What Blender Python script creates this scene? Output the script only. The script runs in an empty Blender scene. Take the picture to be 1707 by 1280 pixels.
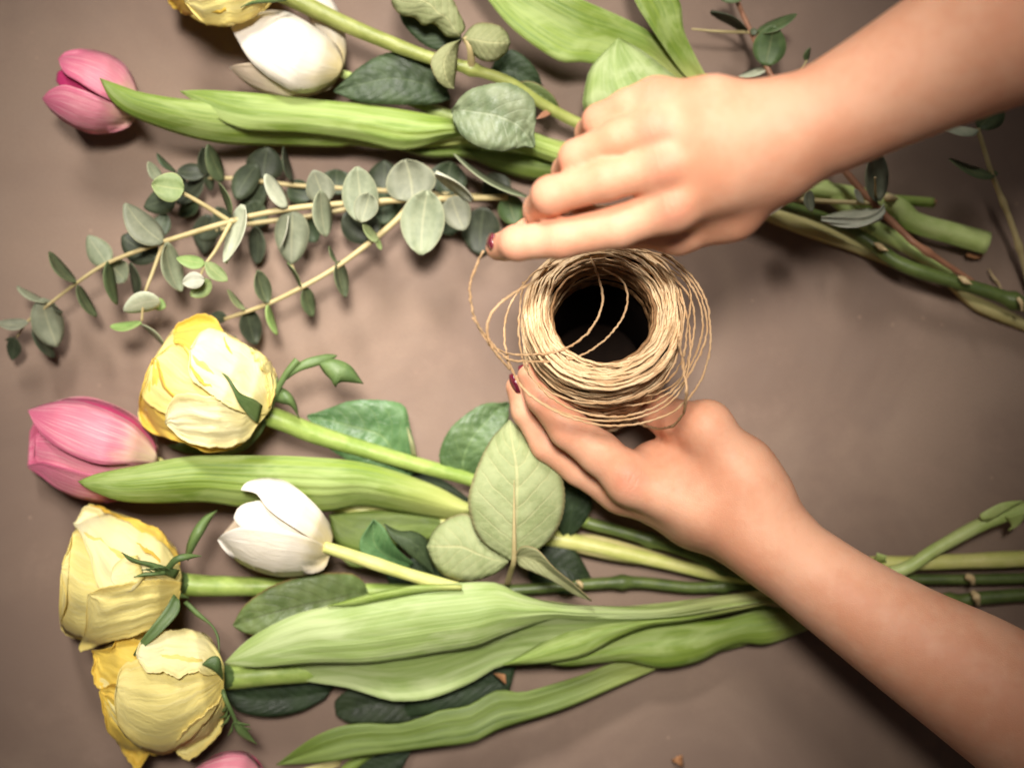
import bpy, math, random
import numpy as np
from mathutils import Vector, noise
random.seed(7)
SC = bpy.context.scene
COL = SC.collection
# ------------------------------------------------------------------ camera, world, lamps, exposure
TW, H = 0.60, 1.0                 # metres of table across the frame, camera height
PX = TW / 1707.0
cam = bpy.data.cameras.new('camera'); cam_o = bpy.data.objects.new('camera', cam); COL.objects.link(cam_o)
cam_o.location = (0, 0, H); cam.sensor_width = 36; cam.lens = 36 * H / TW
cam.clip_start = 0.02; cam.clip_end = 50
cam.dof.use_dof = True; cam.dof.focus_distance = 0.895; cam.dof.aperture_fstop = 3.0
SC.camera = cam_o
w = bpy.data.worlds.new('World'); SC.world = w; w.use_nodes = True
bg = w.node_tree.nodes['Background']; bg.inputs[0].default_value = (1.0, 0.90, 0.90, 1); bg.inputs[1].default_value = 0.045
def spot(name, loc, aim, power, size, blend, radius, col):
    l = bpy.data.lights.new(name, 'SPOT'); o = bpy.data.objects.new(name, l); COL.objects.link(o)
    l.energy = power; l.spot_size = math.radians(size); l.spot_blend = blend; l.shadow_soft_size = radius; l.color = col
    o.location = loc; o.rotation_euler = (Vector(aim) - Vector(loc)).to_track_quat('-Z', 'Y').to_euler()
    return o
spot('key_lamp', (-0.02, 0.44, 1.80), (-0.055, 0.016, 0.0), 318, 21.6, 1.0, 0.20, (1.0, 0.935, 0.865))
spot('window_lamp', (-0.30, 1.15, 1.00), (-0.055, 0.02, 0.0), 160, 23.6, 1.0, 0.20, (1.0, 0.955, 0.91))
SC.view_settings.view_transform = 'Standard'; SC.view_settings.look = 'None'
SC.view_settings.exposure = 0.0; SC.view_settings.gamma = 1.0
# ------------------------------------------------------------------ node helpers
def lin(c):
    return tuple((x / 12.92 if x <= 0.04045 else ((x + 0.055) / 1.055) ** 2.4) for x in [v / 255 for v in c]) + (1,)
class NT:
    def __init__(s, name):
        s.m = bpy.data.materials.new(name); s.m.use_nodes = True; s.t = s.m.node_tree
        s.b = s.t.nodes['Principled BSDF']; s.out = s.t.nodes['Material Output']
        s.uv = None
    def n(s, ty, **kw):
        nd = s.t.nodes.new(ty)
        for k, v in kw.items(): setattr(nd, k, v)
        return nd
    def put(s, sock, v):
        if isinstance(v, bpy.types.NodeSocket): s.t.links.new(v, sock)
        else: sock.default_value = v
    def math(s, op, a, b=0.0, c=0.0):
        nd = s.n('ShaderNodeMath', operation=op); s.put(nd.inputs[0], a); s.put(nd.inputs[1], b); s.put(nd.inputs[2], c); return nd.outputs[0]
    def mix(s, f, a, b, bt='MIX'):
        nd = s.n('ShaderNodeMix', data_type='RGBA', blend_type=bt); s.put(nd.inputs[0], f); s.put(nd.inputs[6], a); s.put(nd.inputs[7], b); return nd.outputs[2]
    def rng(s, v, a, b, c=0.0, d=1.0, sm=True):
        nd = s.n('ShaderNodeMapRange'); nd.interpolation_type = 'SMOOTHSTEP' if sm else 'LINEAR'
        s.put(nd.inputs[0], v); s.put(nd.inputs[1], a); s.put(nd.inputs[2], b); s.put(nd.inputs[3], c); s.put(nd.inputs[4], d); return nd.outputs[0]
    def noise(s, vec, scale, detail=3.0, rough=0.55, dist=0.0):
        nd = s.n('ShaderNodeTexNoise'); s.put(nd.inputs['Vector'], vec); nd.inputs['Scale'].default_value = scale
        nd.inputs['Detail'].default_value = detail; nd.inputs['Roughness'].default_value = rough; nd.inputs['Distortion'].default_value = dist
        return nd.outputs[0]
    def vor(s, vec, scale, feature='DISTANCE_TO_EDGE'):
        nd = s.n('ShaderNodeTexVoronoi', feature=feature); s.put(nd.inputs['Vector'], vec); nd.inputs['Scale'].default_value = scale; return nd.outputs['Distance']
    def obj(s):
        return s.n('ShaderNodeTexCoord').outputs['Object']
    def UV(s):
        if s.uv is None:
            u = s.n('ShaderNodeTexCoord').outputs['UV']; sp = s.n('ShaderNodeSeparateXYZ'); s.t.links.new(u, sp.inputs[0]); s.uv = (u, sp.outputs[0], sp.outputs[1])
        return s.uv
    def vec(s, x, y, z=0.0):
        nd = s.n('ShaderNodeCombineXYZ'); s.put(nd.inputs[0], x); s.put(nd.inputs[1], y); s.put(nd.inputs[2], z); return nd.outputs[0]
    def rnd(s):
        return s.n('ShaderNodeObjectInfo').outputs['Random']
    def hsv(s, col, h=0.5, sa=1.0, v=1.0):
        nd = s.n('ShaderNodeHueSaturation'); s.put(nd.inputs['Color'], col); s.put(nd.inputs['Hue'], h); s.put(nd.inputs['Saturation'], sa); s.put(nd.inputs['Value'], v); return nd.outputs[0]
    def bump(s, h, strength, dist):
        nd = s.n('ShaderNodeBump'); s.put(nd.inputs['Height'], h); nd.inputs['Strength'].default_value = strength; nd.inputs['Distance'].default_value = dist
        s.t.links.new(nd.outputs[0], s.b.inputs['Normal']); return nd.outputs[0]
    def fin(s, col, rough=0.5, spec=0.4, trans=0.0, tcol=None):
        s.put(s.b.inputs['Base Color'], col); s.put(s.b.inputs['Roughness'], rough); s.put(s.b.inputs['Specular IOR Level'], spec)
        if trans > 0:
            tr = s.n('ShaderNodeBsdfTranslucent'); s.put(tr.inputs[0], tcol if tcol is not None else col)
            mx = s.n('ShaderNodeMixShader'); mx.inputs[0].default_value = trans
            s.t.links.new(s.b.outputs[0], mx.inputs[1]); s.t.links.new(tr.outputs[0], mx.inputs[2]); s.t.links.new(mx.outputs[0], s.out.inputs[0])
        return s.m
def mk_table():
    k = NT('brown_card'); p = k.obj()
    big = k.noise(p, 6, 4, .6, .8); mid = k.noise(p, 22, 5, .65); fine = k.noise(p, 900, 2, .6)
    c = k.mix(k.rng(big, .35, .68), lin((118, 99, 86)), lin((136, 116, 100)))
    c = k.mix(k.math('MULTIPLY', k.rng(mid, .5, .75), .35), c, lin((150, 128, 113)))
    c = k.mix(k.math('MULTIPLY', k.rng(fine, .3, .75), .30), c, lin((108, 86, 77)))
    sp = k.vor(p, 70, 'F1'); c = k.mix(k.math('MULTIPLY', k.rng(sp, .10, .04), k.math('MULTIPLY', k.rng(k.noise(p, 40, 1), .55, .62), .25)), c, lin((190, 160, 136)))
    k.bump(k.math('ADD', fine, k.math('MULTIPLY', mid, .6)), .25, .0006)
    return k.fin(c, k.rng(mid, .3, .7, .62, .78), .25)
def mk_blade(name, dark, light, pale, base, pale_amt=.5, gloss=.42, trans=.22):
    k = NT(name); u, x, y = k.UV()
    st = k.noise(k.vec(k.math('MULTIPLY', x, 26), k.math('MULTIPLY', y, 1.3), k.math('MULTIPLY', k.rnd(), 30)), 1.0, 4, .6)
    st2 = k.noise(k.vec(k.math('MULTIPLY', x, 90), k.math('MULTIPLY', y, 2.0)), 1.0, 2, .5)
    pt = k.noise(k.vec(k.math('MULTIPLY', x, 3.0), k.math('MULTIPLY', y, 5.0), k.math('MULTIPLY', k.rnd(), 20)), 1.0, 3, .6, .6)
    c = k.mix(k.rng(st, .32, .68), lin(dark), lin(light))
    c = k.mix(k.math('MULTIPLY', k.rng(pt, .38, .66), pale_amt), c, lin(pale))
    c = k.mix(k.math('MULTIPLY', k.rng(st2, .55, .72), .22), c, lin(pale))
    c = k.mix(k.rng(y, .30, .02, 0, .8), c, lin(base))
    ed = k.math('ABSOLUTE', k.math('SUBTRACT', x, .5)); c = k.mix(k.rng(ed, .475, .5, 0, .5), c, lin(pale))
    k.bump(k.math('ADD', st, k.math('MULTIPLY', st2, .5)), .45, .0011)
    return k.fin(c, k.rng(pt, .3, .7, gloss - .05, gloss + .12), .42, trans, k.hsv(c, .49, 1.25, 1.1))
def mk_roseleaf(name, a, b, vein, vamt, gloss, spec, trans, nv=9.0, red=0.0):
    k = NT(name); u, x, y = k.UV()
    ax = k.math('ABSOLUTE', k.math('SUBTRACT', k.math('MULTIPLY', x, 2.0), 1.0))
    wob = k.noise(k.vec(k.math('MULTIPLY', x, 4), k.math('MULTIPLY', y, 5), k.math('MULTIPLY', k.rnd(), 9)), 1.0, 2)
    ph = k.math('SUBTRACT', k.math('ADD', k.math('MULTIPLY', y, nv), k.math('MULTIPLY', wob, .5)), k.math('MULTIPLY', k.math('POWER', ax, 1.15), 2.4))
    f = k.math('ABSOLUTE', k.math('SUBTRACT', k.math('FRACT', ph), .5))          # 0.5 at a vein
    side = k.math('MULTIPLY', k.rng(f, .43, .49), k.rng(ax, .98, .6))
    mid = k.rng(ax, .055, .015)
    net = k.rng(k.vor(k.vec(k.math('MULTIPLY', x, 9), k.math('MULTIPLY', y, 15), k.math('MULTIPLY', k.rnd(), 5)), 2.0), .07, .01)
    vv = k.math('MAXIMUM', k.math('MULTIPLY', side, .75), mid)
    pt = k.noise(k.obj(), 75, 4, .6)
    c = k.mix(k.rng(pt, .32, .68), lin(a), lin(b))
    c = k.hsv(c, k.rng(k.rnd(), 0, 1, .485, .515, False), 1.0, k.rng(k.rnd(), 0, 1, .85, 1.12, False))
    c = k.mix(k.math('MULTIPLY', k.math('MAXIMUM', vv, k.math('MULTIPLY', net, .28)), vamt), c, lin(vein))
    if red: c = k.mix(k.math('MULTIPLY', k.rng(ax, .9, 1.0), red), c, lin((140, 90, 60)))
    bulge = k.math('SUBTRACT', 1.0, vv)
    k.bump(k.math('ADD', bulge, k.math('ADD', k.math('MULTIPLY', f, -.9), k.math('MULTIPLY', net, -.25))), .36, .001)
    return k.fin(c, k.rng(pt, .3, .7, gloss, gloss + .14), spec, trans, k.hsv(c, .49, 1.3, 1.1))
def mk_euc(name, a, b, rim, gloss=.55):
    k = NT(name); u, x, y = k.UV(); p = k.obj()
    pt = k.noise(p, 120, 4, .65); sp = k.noise(p, 700, 2)
    ax = k.math('ABSOLUTE', k.math('SUBTRACT', k.math('MULTIPLY', x, 2.0), 1.0))
    c = k.mix(k.rng(pt, .3, .7), lin(a), lin(b))
    c = k.hsv(c, k.rng(k.rnd(), 0, 1, .48, .52, False), k.rng(k.rnd(), 0, 1, .8, 1.15, False), k.rng(k.rnd(), 0, 1, .82, 1.12, False))
    c = k.mix(k.rng(ax, .09, .02, 0, .45), c, lin(rim)); c = k.mix(k.rng(ax, .90, 1.0, 0, .55), c, lin(rim))
    c = k.mix(k.rng(sp, .62, .75, 0, .18), c, lin(rim))
    k.bump(k.math('ADD', pt, k.math('MULTIPLY', k.rng(ax, .1, 0), -.3)), .3, .0007)
    return k.fin(c, gloss, .35, .12, k.hsv(c, .49, 1.3, 1.0))
def mk_stem(name, a, b, c3=None, gloss=.4, ringy=0.0):
    k = NT(name); u, x, y = k.UV(); p = k.obj()
    st = k.noise(k.vec(k.math('MULTIPLY', x, 14), k.math('MULTIPLY', y, 6)), 1.0, 4, .6); pt = k.noise(p, 60, 4, .6)
    c = k.mix(k.rng(pt, .32, .68), lin(a), lin(b)); c = k.mix(k.rng(st, .5, .75, 0, .4), c, lin(c3 or b))
    sp = k.vor(p, 260, 'F1'); c = k.mix(k.math('MULTIPLY', k.rng(sp, .16, .06), k.rng(k.noise(p, 90, 1), .5, .6, 0, .5)), c, lin((150, 130, 85)))
    k.bump(k.math('ADD', st, k.math('MULTIPLY', pt, .4)), .3, .0008)
    return k.fin(c, gloss, .4, .06)
def mk_petal(name, base, mid, tip, edge, streak, edge_amt=.5, sat=.3, rough=.5, trans=.25, wr=.5, stf=34):
    k = NT(name); u, x, y = k.UV()
    ax = k.math('ABSOLUTE', k.math('SUBTRACT', k.math('MULTIPLY', x, 2.0), 1.0))
    wob = k.noise(k.vec(k.math('MULTIPLY', x, 3), k.math('MULTIPLY', y, 3), k.math('MULTIPLY', k.rnd(), 30)), 1.0, 4, .6)
    st = k.noise(k.vec(k.math('MULTIPLY', x, stf), k.math('MULTIPLY', y, 2.2), k.math('MULTIPLY', k.rnd(), 10)), 1.0, 4, .6, .3)
    yy = k.math('ADD', y, k.math('MULTIPLY', k.math('SUBTRACT', wob, .5), .35))
    c = k.mix(k.rng(yy, .02, .38), lin(base), lin(mid)); c = k.mix(k.rng(yy, .55, 1.0), c, lin(tip))
    c = k.mix(k.math('MULTIPLY', k.rng(k.math('ADD', ax, k.math('MULTIPLY', k.math('SUBTRACT', wob, .5), .5)), .55, 1.0), edge_amt), c, lin(edge))
    c = k.mix(k.math('MULTIPLY', k.rng(st, .45, .72), sat), c, lin(streak))
    fold = k.noise(k.vec(k.math('MULTIPLY', x, 6), k.math('MULTIPLY', y, 3.2), k.math('MULTIPLY', k.rnd(), 40)), 1.0, 4, .62, 1.2)
    k.bump(k.math('ADD', k.math('MULTIPLY', st, .5), k.math('MULTIPLY', fold, 1.6)), wr, .0022)
    k.b.inputs['Sheen Weight'].default_value = .08
    return k.fin(c, rough, .25, trans, k.hsv(c, .5, 1.25, 1.0))
def mk_skin(joints, org):
    """joints: (world point, along-finger direction, reach in m, crease spacing in m); org: the object origin"""
    k = NT('skin'); p = k.obj()
    a = k.noise(p, 28, 4, .6); b = k.noise(p, 160, 4, .6); pore = k.vor(p, 1300, 'F1'); cell = k.vor(p, 620, 'DISTANCE_TO_EDGE')
    cre = 0.0; flush = 0.0
    for pt, dr, reach, gap in joints:
        q = pt - org; sub = k.n('ShaderNodeVectorMath', operation='SUBTRACT'); k.t.links.new(p, sub.inputs[0]); sub.inputs[1].default_value = q
        ln = k.n('ShaderNodeVectorMath', operation='LENGTH'); k.t.links.new(sub.outputs[0], ln.inputs[0])
        dt = k.n('ShaderNodeVectorMath', operation='DOT_PRODUCT'); k.t.links.new(sub.outputs[0], dt.inputs[0]); dt.inputs[1].default_value = dr.normalized()
        wv = k.math('ADD', k.math('MULTIPLY', dt.outputs['Value'], 6.283 / gap), k.math('MULTIPLY', b, 5.0))
        ms = k.rng(ln.outputs['Value'], reach, reach * .35); near = k.rng(k.math('ABSOLUTE', dt.outputs['Value']), reach * .55, reach * .2)
        cre = k.math('ADD', cre, k.math('MULTIPLY', k.math('MULTIPLY', k.math('POWER', k.math('ABSOLUTE', k.math('SINE', wv)), .5), ms), near)); flush = k.math('MAXIMUM', flush, ms)
    c = k.mix(k.rng(a, .33, .68), lin((225, 171, 139)), lin((215, 153, 120)))
    c = k.mix(k.rng(b, .55, .8, 0, .16), c, lin((196, 120, 88)))
    c = k.mix(k.math('MULTIPLY', flush, .30), c, lin((204, 116, 96)))
    k.bump(k.math('ADD', k.math('ADD', k.math('MULTIPLY', b, .8), k.math('MULTIPLY', cre, .9)), k.math('ADD', k.math('MULTIPLY', pore, .3), k.math('MULTIPLY', k.rng(cell, .0, .12), .12))), .30, .0008)
    k.b.inputs['Subsurface Weight'].default_value = .2; k.b.inputs['Subsurface Radius'].default_value = (1.0, .32, .16); k.b.inputs['Subsurface Scale'].default_value = .005
    return k.fin(c, k.rng(b, .3, .7, .48, .60), .3)
def mk_twine(name, a, b, dk):
    k = NT(name); u, x, y = k.UV(); p = k.obj()
    tw = k.math('FRACT', k.math('ADD', k.math('MULTIPLY', y, 1.0), k.math('MULTIPLY', x, 1.0)))
    ply = k.math('ABSOLUTE', k.math('SUBTRACT', tw, .5)); v = k.noise(p, 90, 4, .65); f = k.noise(k.vec(k.math('MULTIPLY', x, 9), k.math('MULTIPLY', y, 1.5)), 3.0, 3, .6)
    wn = k.n('ShaderNodeTexWhiteNoise', noise_dimensions='1D'); k.put(wn.inputs['W'], k.math('ADD', k.math('FLOOR', k.math('DIVIDE', k.math('ADD', y, 1.0), 50.0)), .5))
    c = k.mix(k.rng(v, .3, .7), lin(a), lin(b)); c = k.mix(k.rng(wn.outputs[0], .55, 1.0, 0, .55), c, lin(dk)); c = k.mix(k.rng(f, .55, .8, 0, .35), c, lin(dk)); c = k.mix(k.rng(ply, .12, 0, 0, .4), c, lin(dk))
    k.bump(k.math('ADD', ply, k.math('MULTIPLY', f, .5)), .6, .0007)
    return k.fin(c, .58, .3)
def mk_plain(name, a, b, scale=80, rough=.5, spec=.4, coat=0):
    k = NT(name); v = k.noise(k.obj(), scale, 4, .6); k.bump(v, .3, .0006)
    k.b.inputs['Coat Weight'].default_value = coat
    return k.fin(k.mix(k.rng(v, .3, .7), lin(a), lin(b)), rough, spec)
M = dict(
    table=mk_table(),
    blade=mk_blade('tulip_leaf_green', (110, 138, 52), (146, 168, 72), (182, 198, 126), (200, 204, 124), .55),
    bladepale=mk_blade('tulip_leaf_waxy', (140, 164, 88), (164, 184, 110), (196, 208, 154), (200, 206, 136), .65, .46),
    bladedark=mk_blade('tulip_leaf_deep', (86, 106, 42), (114, 134, 58), (144, 160, 88), (160, 172, 92), .3, .4),
    bladeyellow=mk_blade('tulip_leaf_yellowed', (196, 188, 116), (214, 204, 140), (226, 214, 160), (220, 206, 140), .4, .5),
    rl_dark=mk_roseleaf('rose_leaf_dark', (50, 65, 42), (68, 85, 54), (98, 112, 78), .4, .44, .4, .06),
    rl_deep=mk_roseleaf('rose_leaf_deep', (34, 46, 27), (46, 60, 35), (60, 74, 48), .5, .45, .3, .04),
    rl_mid=mk_roseleaf('rose_leaf_green', (74, 104, 62), (94, 124, 76), (126, 150, 96), .5, .36, .5, .1),
    rl_olive=mk_roseleaf('rose_leaf_olive', (92, 112, 62), (108, 126, 72), (84, 92, 56), .6, .42, .4, .12, 8.0, .6),
    rl_grey=mk_roseleaf('rose_leaf_grey', (106, 124, 90), (132, 146, 110), (160, 168, 136), .4, .38, .5, .06),
    rl_under=mk_roseleaf('rose_leaf_underside', (132, 140, 94), (150, 156, 112), (178, 177, 128), .7, .55, .3, .12, 9.0, .35),
    euc=mk_euc('eucalyptus_grey', (120, 128, 102), (142, 148, 120), (172, 172, 138)),
    eucpale=mk_euc('eucalyptus_pale', (166, 170, 146), (188, 190, 166), (206, 204, 180)),
    eucfresh=mk_euc('eucalyptus_fresh', (122, 146, 84), (146, 166, 104), (172, 178, 120)),
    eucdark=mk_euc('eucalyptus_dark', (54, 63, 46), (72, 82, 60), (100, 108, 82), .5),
    eucgreen=mk_euc('eucalyptus_green', (74, 88, 58), (92, 106, 70), (128, 134, 92), .48),
    st_green=mk_stem('stem_green', (126, 150, 68), (154, 174, 90), (186, 198, 122)),
    st_olive=mk_stem('stem_olive', (132, 140, 70), (158, 164, 92), (182, 182, 118)),
    st_pale=mk_stem('stem_pale', (170, 192, 108), (192, 208, 134), (214, 220, 158)),
    st_yel=mk_stem('stem_yellow', (196, 200, 112), (214, 212, 134), (226, 222, 158)),
    st_dark=mk_stem('stem_dark', (76, 92, 46), (98, 114, 58), (120, 130, 76)),
    st_tan=mk_stem('stem_tan', (172, 156, 108), (190, 174, 126), (178, 146, 100), .5),
    st_red=mk_stem('stem_red', (142, 98, 74), (164, 118, 90), (176, 138, 106), .45),
    sepal=mk_stem('sepal_green', (76, 98, 54), (98, 120, 68), (130, 144, 96), .45),
    pink=mk_petal('petal_pink', (236, 212, 172), (220, 136, 152), (204, 94, 130), (200, 82, 122), (244, 204, 202), .5, .6, .42, .2, .22),
    magenta=mk_petal('petal_magenta', (210, 110, 130), (190, 56, 104), (176, 44, 98), (166, 36, 92), (206, 90, 130), .4, .3, .45, .2, .22),
    white=mk_petal('petal_white', (222, 206, 150), (234, 226, 208), (238, 232, 222), (236, 228, 212), (226, 214, 186), .3, .22, .42, .2, .2, 20),
    cream=mk_petal('petal_cream', (214, 204, 146), (226, 210, 182), (224, 204, 178), (222, 202, 172), (236, 226, 206), .3, .3, .45, .22, .2, 20),
    yellow=mk_petal('petal_yellow', (232, 210, 112), (245, 232, 150), (246, 234, 160), (240, 216, 114), (250, 242, 192), .55, .3, .52, .3, .3),
    deepyellow=mk_petal('petal_deep_yellow', (232, 196, 78), (240, 212, 98), (240, 210, 90), (234, 192, 68), (246, 226, 132), .5, .3, .52, .3, .3),
    paleyellow=mk_petal('petal_pale_yellow', (238, 224, 140), (246, 238, 186), (248, 241, 200), (244, 226, 138), (244, 232, 160), .4, .3, .5, .3, .32),
    nail=mk_plain('nail_varnish', (96, 22, 42), (112, 30, 50), 40, .18, .6, .6),
    twine=mk_twine('twine', (218, 183, 137), (238, 211, 169), (146, 102, 62)), twine_shade=mk_twine('twine_inner_shaded', (150, 112, 72), (180, 140, 96), (96, 66, 42)),  # second one: same twine, colour darkened for the shade inside the hole
    core=mk_plain('shaded_core', (20, 14, 11), (28, 20, 15), 60, .9, .05),  # near-black colour paints the shade in the hole and behind the strands
    bark=mk_plain('dry_scrap', (150, 104, 70), (178, 132, 92), 300, .7, .2), scar=mk_plain('leaf_scar', (188, 164, 118), (210, 190, 146), 300, .7, .2),
)
# ------------------------------------------------------------------ geometry helpers
def P(x, y, z):
    s = (H - z) / H
    return Vector(((x - 853.5) * PX * s, (640 - y) * PX * s, z))
ROOTLOC = {}
def thing(name, label, cat, px, py, group=None):
    o = bpy.data.objects.new(name, None); COL.objects.link(o); o.empty_display_size = .01
    o.location = P(px, py, 0.0); o['label'] = label; o['category'] = cat
    if group: o['group'] = group
    ROOTLOC[o.name] = o.location.copy(); return o
def root_of(p):
    while p.parent: p = p.parent
    return p
def emit(name, parent, mat, verts, faces, uvs=None, smooth=True, thick=0.0):
    """verts in world coordinates; linked as one mesh object under parent"""
    off = np.array(root_of(parent).location) if parent else np.zeros(3)
    v = np.asarray(verts, dtype=float) - off
    me = bpy.data.meshes.new(name); me.from_pydata(v.tolist(), [], faces)
    if uvs is not None:
        ul = me.uv_layers.new(name='UVMap'); li = np.empty(len(me.loops), dtype=np.int32); me.loops.foreach_get('vertex_index', li)
        if isinstance(uvs, dict): d = np.array(uvs['loop'], dtype=float)
        else: d = np.asarray(uvs, dtype=float)[li]
        ul.data.foreach_set('uv', d.ravel())
    me.materials.append(M[mat] if isinstance(mat, str) else mat)
    if smooth: me.polygons.foreach_set('use_smooth', [True] * len(me.polygons))
    me.update()
    o = bpy.data.objects.new(name, me); COL.objects.link(o)
    if parent: o.parent = parent
    if thick:
        md = o.modifiers.new('thickness', 'SOLIDIFY'); md.thickness = thick; md.offset = -1.0
    return o
def crom(pts, n):
    """Catmull-Rom through pts (k-dim), n+1 samples by arc length"""
    p = np.asarray(pts, dtype=float)
    if len(p) == 2: return p[0] + (p[1] - p[0]) * np.linspace(0, 1, n + 1)[:, None]
    q = np.vstack([2 * p[0] - p[1], p, 2 * p[-1] - p[-2]]); out = []
    for i in range(1, len(q) - 2):
        t = np.linspace(0, 1, 12, endpoint=False)[:, None]; a, b, c, d = q[i - 1], q[i], q[i + 1], q[i + 2]
        out.append(.5 * (2 * b + (c - a) * t + (2 * a - 5 * b + 4 * c - d) * t ** 2 + (3 * b - a - 3 * c + d) * t ** 3))
    out = np.vstack(out + [p[-1:]])
    s = np.concatenate([[0], np.cumsum(np.linalg.norm(np.diff(out[:, :2], axis=0), axis=1) + 1e-9)]); g = np.linspace(0, s[-1], n + 1)
    return np.stack([np.interp(g, s, out[:, k]) for k in range(p.shape[1])], 1)
def prof(v, n):
    v = [v] if not isinstance(v, (list, tuple)) else list(v)
    if len(v) == 1: return np.full(n + 1, float(v[0]))
    return crom([(i, a) for i, a in enumerate(v)], n)[:, 1] if len(v) > 2 else np.linspace(v[0], v[1], n + 1)
def grid_faces(nu, nv):
    return [(i * (nv + 1) + j, i * (nv + 1) + j + 1, (i + 1) * (nv + 1) + j + 1, (i + 1) * (nv + 1) + j) for i in range(nu) for j in range(nv)]
class Body:
    """swollen flower body lying on its side: axis base->tip in photo pixels, half widths in px"""
    def __init__(s, base, tip, hw, zc, flat=1.0):
        s.b = np.array(base, float); d = np.array(tip, float) - s.b; s.len = np.linalg.norm(d); s.d = d / s.len
        s.n = np.array([-s.d[1], s.d[0]]); s.hw = np.array(hw, float); s.zc = zc; s.flat = flat
    def z(s, x, y, sign=1):
        q = np.array([x, y]) - s.b; t = min(1, max(0, q @ s.d / s.len)); e = abs(q @ s.n)
        r = np.interp(t, np.linspace(0, 1, len(s.hw)), s.hw)
        return s.zc + sign * r * PX * s.flat * math.sqrt(max(0.0, 1 - (e / max(r, 1)) ** 2))
def patch(name, parent, mat, L, R, z=.01, cup=0, tilt=0, nu=26, nv=8, body=None, off=0, lift=0, ruffle=0, rf=9, rid=0, ridn=5, pucker=0, pn=9, serr=0, sn=22, thick=.0005, under=False, edge=0, crease=0, jag=0, crk=0, label=None):
    sd = random.uniform(0, 90)
    if serr: nu = max(nu, sn * 3)
    l = crom(L, nu); r = crom(R, nu)
    if jag:
        for q, o_ in ((l, r), (r, l)):
            k0 = random.uniform(0, 99)
            for i in range(nu + 1):
                d = q[i] - o_[i]; n_ = np.linalg.norm(d); fd = min(1, 4 * i / nu)
                if n_ > 1: q[i] = q[i] + d / n_ * jag * fd * (noise.noise(Vector((i * .23, k0, 0))) * 1.1 + .7 * noise.noise(Vector((i * .71, k0, 5))))
    zz = prof(z, nu); cc = prof(cup, nu); tt = prof(tilt, nu); V = []; U = []
    for i in range(nu + 1):
        u = i / nu
        for j in range(nv + 1):
            t = j / nv; v = 2 * t - 1; p = l[i] * (1 - t) + r[i] * t
            if serr and j in (0, nv) and 0 < i < nu:
                c = (l[i] + r[i]) / 2; sw = ((u * sn) % 1.0); p = p + (p - c) / (np.linalg.norm(p - c) + 1e-6) * serr * (sw - .3) * min(1, 5 * u, 5 * (1 - u))
            if body: h = body.z(p[0], p[1], -1 if under else 1) + off + lift * u ** 2
            else: h = zz[i]
            h += cc[i] * v * v * (1 if not crease else .5) + (crease * abs(v)) + tt[i] * v
            if edge: h += edge * max(abs(v), (u - .15) / .85) ** 5 * min(1, 3 * u)
            fade = min(1, 4 * u)
            if ruffle: h += ruffle * fade * (.35 + .65 * max(abs(v), u)) * noise.noise(Vector((p[0] * rf / 1000 + sd, p[1] * rf / 1000, sd))) + .35 * ruffle * fade * noise.noise(Vector((p[0] * rf / 330, p[1] * rf / 330, sd)))
            if crk: h += crk * min(1, 3 * u) * (1.2 * abs(noise.noise(Vector((v * 3.2 + sd, u * 1.3, sd)))) + .6 * abs(noise.noise(Vector((v * 7.5 + u * 2, u * 2.6 + sd, 3)))) + .5 * noise.noise(Vector((v * 2.2, u * 5.5, sd))) - .5)
            if rid: h += rid * math.cos(math.pi * ridn * v) * math.sin(math.pi * min(1, u * 1.05)) * (.6 + .4 * math.sin(7 * u + sd))
            if pucker: h += pucker * abs(math.sin(math.pi * (u * pn - 2.4 * abs(v) ** 1.15))) * (1 - abs(v) ** 4) * min(1, 6 * abs(v))
            V.append(P(p[0], p[1], max(h, .0006))); U.append((t, u))
    V = np.array(V); F = grid_faces(nu, nv)
    m = (nu // 2) * (nv + 1) + nv // 2; a = V[m + nv + 1] - V[m]; b = V[m + 1] - V[m]
    if np.cross(b, a)[2] < 0: F = [f[::-1] for f in F]
    o = emit(name, parent, mat, V, F, U, True, thick)
    if label: o['label'] = label
    return o
def tube(name, parent, mat, pts, rad, sides=10, seg=14, cap=True, nodes=(), wob=0.0, twist=0.0, wf=60, kink=0, label=None):
    """pts (px,py,z), radii in px of the table plane"""
    n = max(8, int(seg * (len(pts) - 1))); c = crom(pts, n); rr = prof(rad, n) * PX; sd = random.uniform(0, 50)
    if kink:
        for i in range(1, n):
            for a_ in (0, 1): c[i, a_] += kink * noise.noise(Vector((i * .31, sd, a_ * 9.0))) + .5 * kink * noise.noise(Vector((i * .9, sd, a_ * 9.0)))
    W = np.array([P(*q) for q in c]); T = np.gradient(W, axis=0); T /= np.linalg.norm(T, axis=1)[:, None]
    V = []; U = []; s = np.concatenate([[0], np.cumsum(np.linalg.norm(np.diff(W, axis=0), axis=1))])
    up = np.array([0, 0, 1.0]) if abs(T[0][2]) < .9 else np.array([0, 1.0, 0])
    for i in range(n + 1):
        x = np.cross(T[i], up); x /= np.linalg.norm(x); y = np.cross(x, T[i]); up = y
        r = rr[i] * (1 + wob * noise.noise(Vector((s[i] * wf, sd, 0))))
        for q in nodes: r *= 1 + .38 * math.exp(-((i / n - q) * s[-1] / .0035) ** 2)
        for j in range(sides + 1):
            a = 2 * math.pi * j / sides + twist * s[i]
            V.append(W[i] + r * (math.cos(a) * x + math.sin(a) * y)); U.append((j / sides, s[i] * 20))
    F = [f[::-1] for f in grid_faces(n, sides)]
    if cap:
        for base in (0, n * (sides + 1)):
            V.append(W[0 if base == 0 else n]); U.append((.5, 0)); k = len(V) - 1
            for j in range(sides):
                F.append((k, base + j, base + j + 1) if base == 0 else (k, base + j + 1, base + j))
    o = emit(name, parent, mat, V, F, U)
    if label: o['label'] = label
    return o
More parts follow.
